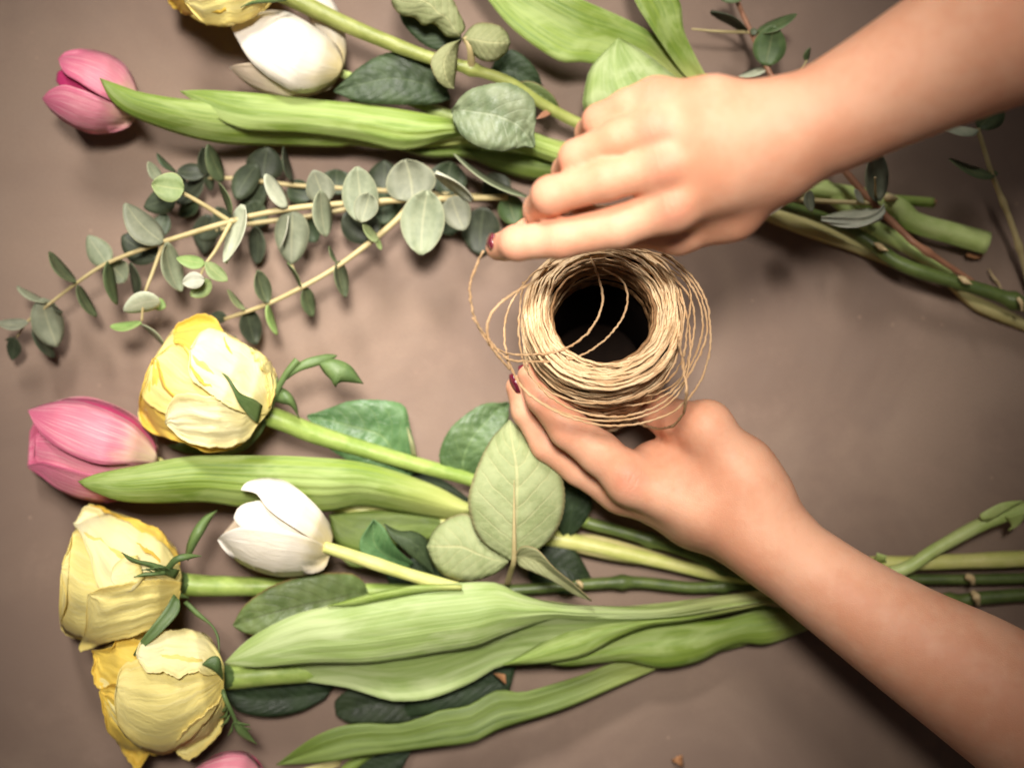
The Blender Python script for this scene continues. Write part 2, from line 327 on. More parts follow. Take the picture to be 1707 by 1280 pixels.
def oval(b, t, w, full=.55, bend=0.0, n=9, pts=.75):
    """outline pair of an ovate leaf from base b to tip t, w px wide"""
    b, t = np.array(b, float), np.array(t, float); d = t - b; nrm = np.array([-d[1], d[0]]) / np.linalg.norm(d); L = []; R = []
    for i in range(n + 1):
        s = i / n; k = math.sin(math.pi * s ** (math.log(.5) / math.log(full))) ** pts; c = b + d * s + nrm * bend * math.sin(math.pi * s)
        L.append(tuple(c - nrm * k * w / 2)); R.append(tuple(c + nrm * k * w / 2))
    return L, R
def eleaf(parent, mat, b, t, w, zb, zt=None, roll=None, name='leaf'):
    """coin-shaped eucalyptus leaf: base and tip px, apparent width px, heights; turned about its own axis by roll"""
    zt = zb if zt is None else zt
    if roll is None:
        ln = math.hypot(t[0] - b[0], t[1] - b[1]); roll = math.degrees(math.acos(min(1, max(.12, w / max(w, ln * .62)))))
        roll *= (1 if b[0] > t[0] else -1) * (1 if random.random() < .82 else -1)   # most leaves turn their face to the light
    A, B = P(b[0], b[1], zb), P(t[0], t[1], zt); X = B - A; ln = X.length; X /= ln
    Y = Vector((0, 0, 1)).cross(X); Y.normalize(); N = X.cross(Y); r = math.radians(roll)
    hw = min(w * PX / 2 / max(.12, abs(math.cos(r))), ln * .62 + w * PX * .2); Y2 = Y * math.cos(r) + N * math.sin(r); N2 = X.cross(Y2)
    nu, nv = 12, 4; V = []; U = []; cu = random.uniform(-.15, .30) * hw; ex, rd = random.uniform(.76, 1.0), random.uniform(.54, .70); bn = random.uniform(-.05, .05) * ln
    for i in range(nu + 1):
        s = i / nu; k = math.sin(math.pi * (s * .985 + .008) ** ex) ** rd
        for j in range(nv + 1):
            v = 2 * j / nv - 1; p = A + X * (ln * s) + Y2 * (hw * k * v + bn * math.sin(math.pi * s)) + N2 * (cu * v * v - .06 * ln * math.sin(math.pi * s))
            if p.z < .0008: p.z = .0008
            V.append(p); U.append((j / nv, s))
    return emit(name, parent, mat, V, grid_faces(nu, nv), U, True, .0004)
# ------------------------------------------------------------------ the table
def table():
    n = 40; V = []; U = []
    for i in range(n + 1):
        for j in range(n + 1): V.append((-.9 + 1.8 * j / n, -.7 + 1.4 * i / n, 0)); U.append((j / n, i / n))
    F = [f for f in grid_faces(n, n)]
    o = emit('table_top', None, 'table', V, F, U); o['kind'] = 'structure'
    return o
table()
# ------------------------------------------------------------------ tulip heads
def tulip_back(th, mat, L, R, body):
    """petals on the table side of a flower, closing its volume"""
    patch('petal', th, mat, L, R, body=body, off=-.0005, under=True, thick=.0006)
GT, GR, GE = 'tulips lying on the table', 'yellow roses lying on the table', 'eucalyptus sprigs lying on the table'
# pink tulip, upper left
t = thing('tulip', 'pink tulip at the upper left whose long folded leaf tip crosses its bloom', 'tulip', 150, 160, GT)
b = Body((233, 172), (72, 140), (14, 48, 66, 68, 58, 34), .026, .95)
tulip_back(t, 'pink', [(232, 165), (205, 115), (165, 92), (135, 96), (118, 112), (112, 126)], [(230, 180), (212, 208), (160, 218), (125, 200), (112, 170), (112, 130)], b)
patch('petal', t, 'magenta', [(230, 170), (190, 150), (150, 125), (112, 114), (95, 121)], [(228, 182), (190, 200), (150, 185), (112, 156), (93, 136)], body=b, off=-.004)
patch('petal', t, 'pink', [(233, 172), (226, 138), (208, 108), (180, 90), (140, 82), (110, 87), (98, 100)], [(228, 182), (195, 172), (160, 155), (130, 136), (110, 124), (101, 112), (98, 101)], body=b, off=.0016, ruffle=.0012, edge=.0012)
patch('petal', t, 'pink', [(226, 186), (200, 178), (165, 162), (130, 148), (105, 142), (84, 150), (70, 164)], [(230, 186), (216, 210), (184, 222), (150, 223), (112, 207), (86, 186), (70, 165)], body=b, off=.0006, ruffle=.001, edge=.001)
tube('stem', t, 'st_pale', [(228, 176, .024), (300, 200, .018), (500, 215, .012), (760, 235, .012), (940, 262, .014), (1160, 300, .014), (1347, 306, .014), (1396, 331, .014), (1440, 370, .014), (1518, 413, .014), (1590, 458, .012)], [8, 11, 12, 12, 14, 14, 15, 15, 14, 14, 12], wob=.08)
patch('leaf', t, 'blade', [(800, 222), (700, 205), (600, 190), (450, 176), (330, 168), (240, 155), (200, 142), (166, 130)], [(800, 238), (700, 248), (650, 250), (590, 243), (560, 246), (440, 243), (370, 240), (300, 225), (220, 195), (185, 168), (166, 131)], [.02, .022, .028, .03, .036, .046, .052, .05], cup=[-.001, -.004, -.006, -.006, -.005, 0], rid=.0005, ruffle=.002, tilt=[0, 0, -.004, -.004, 0], nu=40, nv=12)
patch('leaf', t, 'blade', [(1090, 280), (1010, 258), (945, 240), (860, 212), (760, 198), (640, 178), (520, 165), (420, 155), (340, 150), (300, 152)], [(1090, 296), (1010, 296), (935, 276), (870, 254), (800, 226), (745, 232), (700, 247), (660, 250), (600, 236), (500, 222), (437, 219), (410, 217), (370, 203), (330, 175), (300, 153)], [.026, .03, .034, .038, .040, .042, .046, .046], cup=[-.002, -.006, -.009, -.007, -.004, 0], rid=.0009, ridn=4, ruffle=.003, nu=44, nv=14)
patch('leaf', t, 'bladedark', [(1090, 284), (980, 266), (880, 248), (800, 246), (730, 248), (660, 248)], [(1090, 292), (980, 308), (925, 304), (880, 300), (830, 285), (780, 265), (715, 264), (660, 249)], [.016, .018, .02, .02, .02], cup=[-.006, -.008, -.005], rid=.0009, ridn=4, ruffle=.001)
patch('leaf', t, 'bladeyellow', [(1240, 352), (1310, 343), (1400, 385), (1496, 446)], [(1240, 352), (1320, 386), (1420, 420), (1496, 449)], [.010, .010, .009, .007], cup=-.002, rid=.0006, label='narrow yellowed leaf strip')
patch('leaf', t, 'bladeyellow', [(1560, 462), (1620, 490), (1660, 508), (1720, 537), (1780, 570)], [(1570, 470), (1617, 513), (1650, 530), (1707, 552), (1780, 582)], [.006, .008, .008, .006, .004], cup=-.004, rid=.0006, label='torn yellowed leaf end')
# white tulip, top
t = thing('tulip', 'cream white tulip at the top edge with its petals opening, next to a yellow rose', 'tulip', 485, 90, GT)
b = Body((572, 116), (378, 70), (14, 56, 76, 74, 60, 36), .028, .95)
tulip_back(t, 'cream', [(572, 105), (560, 75), (510, 45), (465, 45), (440, 66), (432, 84)], [(566, 124), (545, 148), (495, 158), (455, 140), (438, 118), (432, 90)], b)
patch('petal', t, 'white', [(556, 110), (536, 70), (514, 30), (496, -10), (500, -60)], [(574, 112), (578, 80), (573, 45), (558, 6), (510, -60)], [.026, .029, .031, .031, .03], cup=[-.002, -.006, -.004], label='petal folded back')
patch('petal', t, 'cream', [(568, 118), (520, 120), (470, 112), (430, 106), (400, 108), (382, 113)], [(568, 124), (550, 148), (520, 160), (488, 164), (450, 158), (412, 141), (382, 114)], body=b, off=-.0012, ruffle=.0012, edge=.002)
patch('petal', t, 'white', [(572, 114), (569, 88), (548, 62), (500, 30), (470, 18), (440, 19), (405, 31), (385, 46)], [(568, 122), (545, 145), (510, 156), (478, 148), (434, 119), (410, 92), (393, 62), (385, 47)], body=b, off=.0025, ruffle=.0014, edge=.0008)
tube('stem', t, 'st_pale', [(560, 120, .028), (600, 134, .02), (760, 196, .012), (1000, 262, .012), (1250, 300, .014), (1472, 337, .014), (1524, 370, .015), (1585, 388, .015), (1645, 405, .014)], [7, 10, 12, 13, 14, 15, 17, 18, 19], wob=.06)
tube('cut_end', t, 'bark', [(1612, 425, .008), (1632, 428, .006), (1640, 421, .006)], [3, 4, 2], 6)
# ------------------------------------------------------------------ rose at the top edge
def sepal(th, L, R, z, cup=-.001, **k): return patch('sepal', th, 'sepal', L, R, z, cup, nu=14, nv=4, **k)
t = thing('rose', 'yellow rose cut off by the top edge, its long stem slanting past grey green leaves', 'rose', 365, 0, GR)
b = Body((470, -40), (270, -70), (40, 92, 108, 104, 80, 50), .034, .9)
patch('petal', t, 'yellow', [(470, -60), (450, -130), (380, -175), (300, -160), (275, -100)], [(465, -20), (440, 18), (390, 42), (330, 34), (275, -20)], body=b, off=-.001, under=True)
patch('petal', t, 'deepyellow', [(440, -60), (400, -100), (320, -110), (268, -60)], [(420, 0), (380, 20), (320, 26), (290, 14), (278, -4)], body=b, off=0, ruffle=.004, edge=.004, jag=4.2, nu=44, nv=24, crk=.0019)
patch('petal', t, 'yellow', [(470, -50), (440, -90), (370, -100), (310, -50), (306, 0)], [(460, -20), (446, 8), (425, 28), (405, 38), (385, 40), (361, 46), (335, 35), (318, 16), (306, 1)], body=b, off=.002, ruffle=.005, edge=.003, jag=4.2, nu=44, nv=24, crk=.0019)
sepal(t, [(475, -10), (450, -4), (420, 2), (402, 12)], [(478, 2), (455, 5), (425, 7), (402, 13)], [.05, .056, .062, .066])
tube('stem', t, 'st_olive', [(462, -14, .036), (500, 4, .034), (585, 45, .036), (703, 92, .04), (782, 114, .04), (848, 137, .036), (905, 174, .03), (969, 208, .024), (1130, 280, .015), (1308, 342, .022)], [15, 10, 9, 9, 9.5, 8.5, 8.5, 9, 9, 9], nodes=(.38,), wob=.06)
tube('stem', t, 'st_dark', [(1300, 340, .022), (1372, 364, .02), (1445, 400, .022), (1494, 436, .024), (1555, 459, .024), (1646, 486, .022), (1707, 508, .02), (1770, 532, .018)], [9, 9.5, 11, 12, 11, 11, 12, 11], nodes=(.83,), wob=.08, label='dark lower stem with pale leaf scars')
for x, y in ((1469, 412), (1609, 468)):
    patch('leaf_scar', t, 'scar', [(x - 13, y - 8), (x, y - 7), (x + 12, y + 6)], [(x - 13, y - 7), (x - 3, y + 5), (x + 12, y + 7)], .0345 if x < 1500 else .0335, -.001, nu=8, nv=4)
tube('leaf_scar', t, 'scar', [(1697, 496, .03), (1703, 506, .031), (1704, 518, .029)], [3, 4, 2], 6)
tube('petiole', t, 'st_tan', [(775, 62, .052), (784, 84, .05), (786, 110, .042)], [4, 5, 7], 8)
patch('leaf', t, 'rl_dark', [(750, 163), (735, 122), (700, 97), (653, 87), (605, 108), (570, 138), (556, 152)], [(750, 166), (720, 174), (663, 175), (600, 171), (556, 154)], [.024, .03, .034, .034, .03], cup=[0, -.004, -.005, -.002], crease=.003, pucker=.0012, serr=1.2)
patch('leaf', t, 'rl_under', [(766, 63), (745, 62), (735, 52), (722, 40), (705, 43), (690, 30), (665, 24), (650, -5), (655, -50)], [(767, 60), (776, 46), (765, 20), (752, -5), (720, -40), (665, -60)], [.052, .056, .058, .056, .05], crease=-.005, pucker=.001, ruffle=.005, serr=1)
patch('leaf', t, 'rl_under', [(770, 64), (784, 46), (802, 38), (830, 42), (846, 56), (851, 72)], [(770, 66), (782, 84), (800, 100), (822, 103), (843, 90), (851, 73)], [.052, .056, .056, .05], crease=-.006, pucker=.0008, serr=1)
patch('leaf', t, 'rl_under', [(766, 67), (742, 75), (722, 93), (718, 110), (729, 135), (744, 147), (757, 148)], [(768, 67), (764, 85), (762, 105), (760, 125), (757, 148)], [.052, .058, .06, .054], crease=-.004, pucker=.0006, tilt=-.004, serr=1)
patch('leaf', t, 'rl_dark', [(760, 80), (730, 85), (700, 70), (672, 40), (662, 10)], [(770, 70), (765, 45), (740, 25), (700, 10), (662, 9)], [.034, .036, .036, .034], pucker=.001)
patch('leaf', t, 'rl_grey', [(752, 184), (774, 156), (800, 144), (840, 138), (866, 146), (888, 164), (894, 190), (891, 220), (891, 244)], [(753, 187), (758, 208), (775, 231), (805, 247), (840, 252), (868, 246), (891, 245)], [.042, .05, .054, .05, .044], cup=[0, -.004, -.004, 0], crease=.005, pucker=.0022, pn=7, serr=1.2)
patch('leaf', t, 'rl_deep', [(815, 124), (828, 97), (850, 83), (875, 95), (896, 120), (905, 146)], [(820, 134), (845, 150), (880, 158), (905, 147)], [.02, .026, .026, .02], crease=.003, pucker=.0014)
patch('leaf', t, 'rl_olive', [(862, 139), (880, 136), (900, 142), (922, 160), (934, 184)], [(862, 142), (878, 160), (904, 178), (934, 185)], [.026, .028, .026, .022], crease=.003, pucker=.0008)
patch('thorn', t, 'st_red', [(915, 183), (905, 186), (894, 198)], [(920, 190), (908, 196), (894, 199)], [.03, .034, .036], nu=6, nv=4)
# ------------------------------------------------------------------ tulip leaves from the top edge
t = thing('tulip', 'tulip with only broad green leaves in view, above the reaching hand', 'tulip', 1060, 80, GT)
patch('leaf', t, 'blade', [(1150, 150), (1125, 132), (1060, 112), (1000, 108), (969, 104), (937, 104), (905, 87), (853, 47), (813, 0), (770, -60)], [(1165, 150), (1140, 128), (1116, 87), (1085, 55), (1037, 29), (971, 0), (880, -40), (770, -62)], [.02, .024, .03, .034, .034, .03], cup=[-.004, -.004, 0, -.004], crease=.004, rid=.0008, ruffle=.003, nu=36, nv=12)
patch('leaf', t, 'blade', [(1160, 140), (1140, 124), (1105, 75), (1075, 30), (1058, 0), (1040, -60)], [(1185, 145), (1176, 126), (1160, 95), (1140, 50), (1132, 0), (1090, -70)], [.02, .026, .032, .034, .03], crease=.004, tilt=[0, -.004, 0], rid=.0007, ruffle=.002)
patch('leaf', t, 'bladepale', [(1240, 208), (1180, 165), (1140, 138), (1110, 115), (1070, 84), (1030, 63)], [(1240, 213), (1170, 214), (1100, 212), (1050, 204), (1000, 192), (972, 184), (976, 140), (988, 108), (1030, 64)], [.03, .04, .046, .046, .04], cup=[-.003, -.008, -.004], rid=.0008, ruffle=.005, label='pale underside of a turned leaf')
tube('stem', t, 'st_green', [(1170, 130, .018), (1290, 250, .012), (1380, 322, .012), (1470, 331, .013), (1556, 338, .012)], [10, 10, 10, 8, 8], nodes=(.78,), wob=.1)
tube('cut_end', t, 'bark', [(1553, 337, .012), (1560, 338, .012)], [7, 5], 8)
tube('node', t, 'scar', [(1474, 329, .02), (1484, 330, .021), (1494, 332, .018)], [5, 7, 4], 8)
# ------------------------------------------------------------------ rose, uppermost of the lower bunch
t = thing('rose', 'yellow rose just above the large pink tulip, with pale crumpled outer petals', 'rose', 345, 640, GR)
b = Body((456, 688), (250, 620), (40, 94, 116, 112, 92, 62), .036, .92)
OUT_A = ([(450, 660), (460, 627), (435, 590), (404, 573), (367, 548), (353, 528), (325, 528), (290, 550), (262, 590)], [(440, 690), (421, 702), (404, 739), (367, 750), (340, 750), (297, 733), (255, 722), (232, 697), (237, 655)])
patch('petal', t, 'yellow', OUT_A[0], OUT_A[1], body=b, off=-.001, under=True)
patch('petal', t, 'yellow', OUT_A[0], OUT_A[1], body=b, off=-.0025, ruffle=.004, jag=4.2, nu=44, nv=24, crk=.0019)
patch('petal', t, 'deepyellow', [(440, 690), (400, 700), (340, 690), (280, 650), (262, 600), (255, 598)], [(430, 705), (400, 742), (350, 752), (297, 735), (262, 725), (255, 722), (232, 697), (236, 650), (255, 599)], body=b, off=-.0005, ruffle=.006, edge=.006, jag=4.2, nu=44, nv=24, crk=.0019)
patch('petal', t, 'deepyellow', [(420, 640), (380, 580), (372, 552), (353, 527), (325, 527), (298, 540), (289, 556)], [(400, 660), (340, 640), (318, 610), (312, 585), (300, 572), (289, 570)], body=b, off=.0016, ruffle=.005, edge=.005, jag=4.2, nu=44, nv=24, crk=.0019)
patch('petal', t, 'yellow', [(440, 690), (380, 640), (330, 600), (305, 575), (289, 573), (255, 598)], [(430, 700), (390, 700), (330, 690), (280, 690), (245, 672), (237, 655), (255, 600)], body=b, off=.003, ruffle=.005, edge=.004, jag=4.2, nu=44, nv=24, crk=.0019)
patch('petal', t, 'paleyellow', [(446, 690), (404, 738), (360, 746), (330, 742), (300, 728), (276, 706)], [(440, 676), (410, 676), (360, 664), (310, 656), (284, 670), (276, 704)], body=b, off=.0056, ruffle=.005, edge=.004, jag=4.2, nu=44, nv=24, crk=.0019)
patch('petal', t, 'paleyellow', [(452, 682), (458, 640), (435, 592), (404, 575), (367, 550), (340, 550), (318, 580)], [(446, 690), (420, 690), (380, 676), (345, 652), (326, 640), (316, 620), (318, 582)], body=b, off=.0078, ruffle=.006, rf=11, edge=.003, jag=4.2, nu=44, nv=24, crk=.0019)
patch('petal', t, 'yellow', [(452, 676), (462, 640), (452, 606), (436, 588), (418, 580)], [(448, 680), (446, 650), (440, 620), (428, 600), (418, 582)], body=b, off=.0096, ruffle=.003, jag=4.2, nu=44, nv=24, crk=.0019)
tube('receptacle', t, 'sepal', [(452, 692, .038), (440, 689, .04), (426, 684, .04)], [16, 20, 22], 14)
sepal(t, [(438, 676), (425, 666), (402, 656), (392, 645), (381, 628), (369, 620)], [(430, 706), (418, 697), (398, 672), (388, 650), (378, 632), (369, 622)], [.066, .076, .082, .084, .08])
sepal(t, [(440, 688), (424, 715), (404, 738), (384, 750), (356, 758)], [(448, 694), (436, 722), (412, 748), (386, 758), (356, 760)], [.045, .044, .036, .03, .026])
sepal(t, [(440, 688), (444, 662), (452, 645), (462, 628)], [(450, 690), (455, 668), (461, 650), (464, 630)], [.05, .054, .056, .052])
sepal(t, [(330, 740), (310, 736), (292, 738), (280, 742)], [(340, 758), (318, 756), (300, 752), (280, 744)], [.012, .014, .016, .014])
sepal(t, [(455, 652), (466, 645), (484, 655), (495, 675), (498, 696)], [(456, 668), (466, 672), (482, 676), (490, 684), (498, 697)], [.05, .054, .054, .05, .044], crease=-.002)
sepal(t, [(410, 600), (404, 588), (396, 570), (390, 560)], [(424, 600), (416, 588), (404, 574), (391, 560)], [.04, .038, .034, .03])
tube('sepal', t, 'sepal', [(450, 676, .05), (462, 650, .054), (478, 622, .056), (496, 600, .056)], [5, 5, 5, 6], 8)
sepal(t, [(470, 632), (490, 612), (510, 598), (545, 590), (562, 592)], [(474, 636), (498, 620), (522, 612), (548, 604), (562, 594)], [.054, .056, .056, .054, .05])
sepal(t, [(530, 604), (545, 599), (562, 599), (585, 610), (606, 639)], [(530, 606), (540, 622), (552, 634), (559, 646), (568, 637), (606, 640)], [.054, .056, .056, .054, .05], crease=-.002)
tube('stem', t, 'st_green', [(444, 691, .04), (480, 705, .038), (533, 726, .034), (666, 766, .028), (788, 800, .022), (900, 842, .016), (980, 871, .014)], [17, 13, 12, 11, 11, 10, 9.5], wob=.05)
tube('stem', t, 'st_dark', [(974, 870, .014), (1057, 892, .014), (1157, 924, .013), (1241, 962, .012), (1400, 966, .011), (1516, 965, .011), (1617, 965, .011), (1770, 962, .011)], [9.5, 10, 10, 10, 9, 8.5, 9, 9], nodes=(.14, .3, .67), wob=.08, label='dark lower stem')
tube('leaf_scar', t, 'scar', [(1611, 960, .019), (1620, 964, .021), (1622, 972, .018)], [5, 6, 4], 8)
patch('leaf', t, 'rl_mid', [(690, 790), (694, 756), (684, 714), (674, 677), (639, 667), (586, 668), (549, 680), (512, 693)], [(680, 795), (640, 790), (590, 772), (550, 748), (530, 720), (512, 694)], [.016, .024, .028, .028, .024], crease=.003, pucker=.0016, serr=1)
patch('leaf', t, 'rl_under', [(695, 762), (690, 740), (680, 712)], [(686, 760), (682, 735), (678, 712)], [.028, .032, .028], nu=8, nv=4, label='folded pale leaf edge')
patch('leaf', t, 'rl_mid', [(776, 806), (745, 790), (733, 768), (735, 745), (750, 715), (775, 692), (807, 673), (848, 671)], [(790, 806), (806, 780), (828, 740), (846, 705), (849, 672)], [.016, .024, .028, .026, .02], crease=.003, pucker=.0014, serr=1)
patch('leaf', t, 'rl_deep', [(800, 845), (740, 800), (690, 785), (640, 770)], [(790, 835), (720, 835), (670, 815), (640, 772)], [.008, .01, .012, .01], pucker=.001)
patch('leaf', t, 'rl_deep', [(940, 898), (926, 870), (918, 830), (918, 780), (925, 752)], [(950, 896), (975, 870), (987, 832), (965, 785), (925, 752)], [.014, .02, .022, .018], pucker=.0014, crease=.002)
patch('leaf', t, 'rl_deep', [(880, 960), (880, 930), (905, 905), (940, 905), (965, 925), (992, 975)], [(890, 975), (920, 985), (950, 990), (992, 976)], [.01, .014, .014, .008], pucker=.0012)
patch('leaf', t, 'rl_under', [(853, 934), (846, 931), (813, 911), (793, 887), (783, 857), (781, 824), (797, 774), (820, 730), (849, 699)], [(857, 934), (880, 928), (900, 915), (924, 890), (938, 860), (942, 824), (935, 790), (920, 764), (897, 740), (872, 717), (850, 700)], [.05, .056, .06, .058, .05], cup=[0, -.003, -.004, -.002], crease=-.003, pucker=.0013, pn=8, serr=1.5, sn=30, nv=14, label='large pale leaf underside, tip up')
patch('leaf', t, 'rl_under', [(848, 934), (822, 905), (800, 876), (777, 856), (747, 864), (723, 884), (711, 911)], [(847, 938), (835, 950), (817, 960), (783, 969), (743, 960), (722, 940), (711, 912)], [.046, .048, .046, .04], cup=[0, -.004, -.002], crease=-.003, pucker=.0011, serr=1.3)
patch('leaf', t, 'rl_under', [(860, 926), (866, 914), (876, 910), (897, 917), (924, 947), (955, 972), (986, 1001)], [(860, 930), (866, 944), (890, 954), (924, 970), (957, 991), (986, 1002)], [.05, .056, .056, .05, .044], crease=.003, tilt=-.003, pucker=.0006)
tube('petiole', t, 'st_tan', [(857, 800, .0615), (857, 860, .0625), (857, 930, .054), (852, 950, .04), (846, 972, .022)], [.5, 1.5, 3.2, 4.2, 5], 8)
# ------------------------------------------------------------------ large pink tulip
t = thing('tulip', 'large pink tulip at the left, resting against the rose above it', 'tulip', 150, 755, GT)
b = Body((262, 762), (46, 735), (18, 66, 86, 88, 80, 56), .031, .95)
tulip_back(t, 'pink', [(262, 745), (232, 700), (157, 665), (100, 668), (66, 690), (50, 720)], [(260, 778), (240, 815), (187, 835), (120, 826), (70, 794), (47, 778)], b)
patch('petal', t, 'magenta', [(262, 752), (255, 726), (232, 701), (199, 680), (157, 666), (114, 664), (90, 672)], [(258, 765), (220, 760), (160, 740), (120, 710), (90, 674)], body=b, off=-.0005, ruffle=.001)
patch('petal', t, 'pink', [(250, 780), (190, 770), (130, 745), (90, 720), (62, 722), (58, 740)], [(250, 790), (200, 800), (140, 795), (95, 782), (60, 772), (58, 745)], body=b, off=-.002, edge=.003)
patch('petal', t, 'pink', [(258, 768), (225, 790), (170, 795), (120, 783), (90, 775), (68, 770), (46, 777)], [(262, 774), (240, 812), (187, 836), (148, 835), (100, 818), (67, 793), (46, 778)], body=b, off=.0005, ruffle=.001, edge=.002)
patch('petal', t, 'pink', [(263, 760), (258, 748), (244, 728), (213, 700), (157, 675), (114, 667), (75, 673), (47, 683)], [(262, 772), (227, 772), (170, 774), (128, 762), (86, 739), (60, 712), (47, 685)], body=b, off=.003, ruffle=.0012, edge=.0012)
tube('stem', t, 'st_yel', [(256, 766, .03), (330, 800, .02), (600, 850, .012), (800, 880, .012), (945, 901, .013), (1090, 933, .013), (1237, 964, .012), (1350, 950, .013), (1457, 938, .014), (1523, 938, .014), (1707, 931, .013), (1770, 928, .013)], [8, 11, 11, 12, 15, 13, 9, 11, 12, 13, 14, 14], wob=.06)
patch('leaf', t, 'bladeyellow', [(935, 900), (985, 890), (1080, 915), (1160, 940)], [(940, 912), (975, 925), (1060, 940), (1160, 945)], [.014, .015, .014, .012], cup=-.002, rid=.0004)
patch('leaf', t, 'st_pale', [(1455, 938), (1460, 930), (1462, 921)], [(1478, 938), (1477, 932), (1478, 927)], [.02, .026, .028], nu=6, nv=4, label='torn pale scrap of leaf base')
patch('leaf', t, 'blade', [(800, 842), (780, 838), (719, 806), (612, 772), (506, 761), (396, 759), (311, 761), (227, 776), (162, 789), (130, 802)], [(800, 858), (745, 864), (666, 853), (600, 843), (543, 853), (470, 850), (401, 845), (339, 837), (255, 839), (199, 835), (157, 820), (134, 807), (130, 803)], [.022, .028, .036, .042, .046, .05, .056, .062, .064, .062], cup=[-.004, -.009, -.010, -.010, -.008, -.006, 0], rid=.0009, ridn=6, ruffle=.0025, tilt=[0, -.004, -.004, -.002, 0], nu=46, nv=18)
patch('leaf', t, 'bladedark', [(800, 880), (740, 862), (640, 850), (548, 856)], [(800, 905), (745, 905), (700, 902), (615, 925), (560, 905), (548, 858)], [.014, .018, .02, .018], cup=-.003, rid=.0006, ruffle=.001)
patch('leaf', t, 'blade', [(560, 920), (580, 926), (625, 940)], [(572, 934), (590, 946), (625, 944)], [.022, .022, .02], nu=10, nv=5)
# ------------------------------------------------------------------ white tulip of the lower bunch
t = thing('tulip', 'bright white tulip with one petal curled open, in the middle of the lower bunch', 'tulip', 460, 880, GT)
b = Body((552, 912), (385, 850), (16, 62, 80, 82, 72, 52), .046, .9)
tulip_back(t, 'cream', [(552, 905), (550, 880), (507, 826), (460, 805), (430, 840), (396, 862)], [(545, 922), (534, 950), (475, 960), (420, 948), (380, 920), (364, 899)], b)
patch('petal', t, 'white', [(548, 908), (500, 865), (450, 836), (415, 837), (397, 846), (389, 862)], [(545, 915), (490, 900), (440, 890), (405, 884), (389, 864)], body=b, off=-.0015, ruffle=.001)
patch('petal', t, 'white', [(552, 910), (556, 888), (538, 855), (507, 823), (475, 801), (442, 796), (412, 803), (402, 815)], [(545, 915), (500, 885), (465, 862), (446, 846), (436, 832), (428, 822), (416, 818), (402, 816)], body=b, off=.0012, ruffle=.0008, edge=.003)
patch('petal', t, 'white', [(548, 912), (510, 894), (460, 880), (420, 877), (394, 880), (374, 889), (363, 898)], [(552, 916), (548, 931), (534, 952), (475, 961), (442, 956), (402, 940), (375, 918), (363, 900)], body=b, off=.0018, ruffle=.001, edge=.0012)
tube('stem', t, 'st_yel', [(540, 911, .056), (575, 922, .054), (640, 944, .05), (700, 963, .046), (765, 982, .04), (830, 1000, .03)], [9, 11, 10, 11, 12, 12], wob=.05)
tube('stem', t, 'st_pale', [(830, 1000, .03), (1000, 1022, .022), (1180, 1008, .022), (1290, 992, .02), (1400, 968, .018), (1500, 951, .026), (1562, 914, .027), (1640, 872, .025), (1707, 848, .022), (1770, 828, .02)], [12, 11, 11, 12, 11, 11.5, 11, 11, 12, 12], wob=.05, label='pale lower stem crossing over the others')
patch('leaf', t, 'st_pale', [(1650, 868), (1638, 866), (1634, 860)], [(1707, 834), (1670, 838), (1634, 856)], [.032, .034, .034], nu=8, nv=5, label='torn pale scrap at the stem node')
patch('leaf', t, 'st_pale', [(1676, 862), (1686, 876), (1680, 884)], [(1716, 850), (1700, 874), (1682, 885)], [.03, .026, .022], nu=8, nv=5, label='hanging pale scrap at the stem node')
patch('leaf', t, 'bladepale', [(1300, 980), (1187, 994), (1099, 1009), (990, 1009), (923, 1004), (870, 990), (835, 973), (809, 969), (750, 972), (691, 978), (604, 994), (545, 1010), (504, 1019), (457, 1039), (410, 1068), (374, 1104)], [(1300, 1000), (1116, 1030), (1046, 1034), (976, 1034), (916, 1034), (838, 1060), (794, 1078), (735, 1088), (662, 1100), (604, 1106), (516, 1106), (428, 1112), (374, 1105)], [.024, .028, .034, .044, .052, .054, .054, .052, .05, .046], cup=[-.004, -.007, -.006, -.008, -.008, -.005, 0], rid=.0008, ridn=5, ruffle=.004, rf=6, nu=56, nv=24)
patch('leaf', t, 'blade', [(770, 974), (700, 974), (640, 984), (590, 996), (546, 1009)], [(770, 984), (720, 986), (640, 1000), (590, 1010), (546, 1010)], [.055, .0535, .052, .0505, .048], cup=-.002, nu=20, nv=5, label='folded-over leaf margin')
patch('leaf', t, 'bladepale', [(1290, 1000), (1190, 1016), (1127, 1026), (1046, 1030), (916, 1026), (800, 1050), (640, 1085), (520, 1095), (440, 1110)], [(1290, 1003), (1190, 1026), (1081, 1044), (1021, 1065), (976, 1093), (916, 1104), (838, 1109), (794, 1133), (750, 1153), (712, 1165), (677, 1168), (648, 1167), (612, 1156), (574, 1145), (516, 1136), (466, 1124), (440, 1112)], [.024, .027, .03, .032, .034, .034, .032, .03], cup=[.001, .004, .006, .007, .005, .002], tilt=[0, -.004, -.009, -.009, -.004], rid=.0007, ruffle=.002, nu=44, nv=16)
patch('leaf', t, 'blade', [(1285, 1003), (1150, 1026), (1046, 1034), (976, 1040), (916, 1064), (870, 1090), (838, 1107)], [(1285, 1006), (1150, 1034), (1081, 1044), (1030, 1064), (976, 1093), (916, 1105), (838, 1109)], [.03, .034, .036, .036, .034], cup=-.003, rid=.0005, ruffle=.001, label='turned leaf edge')
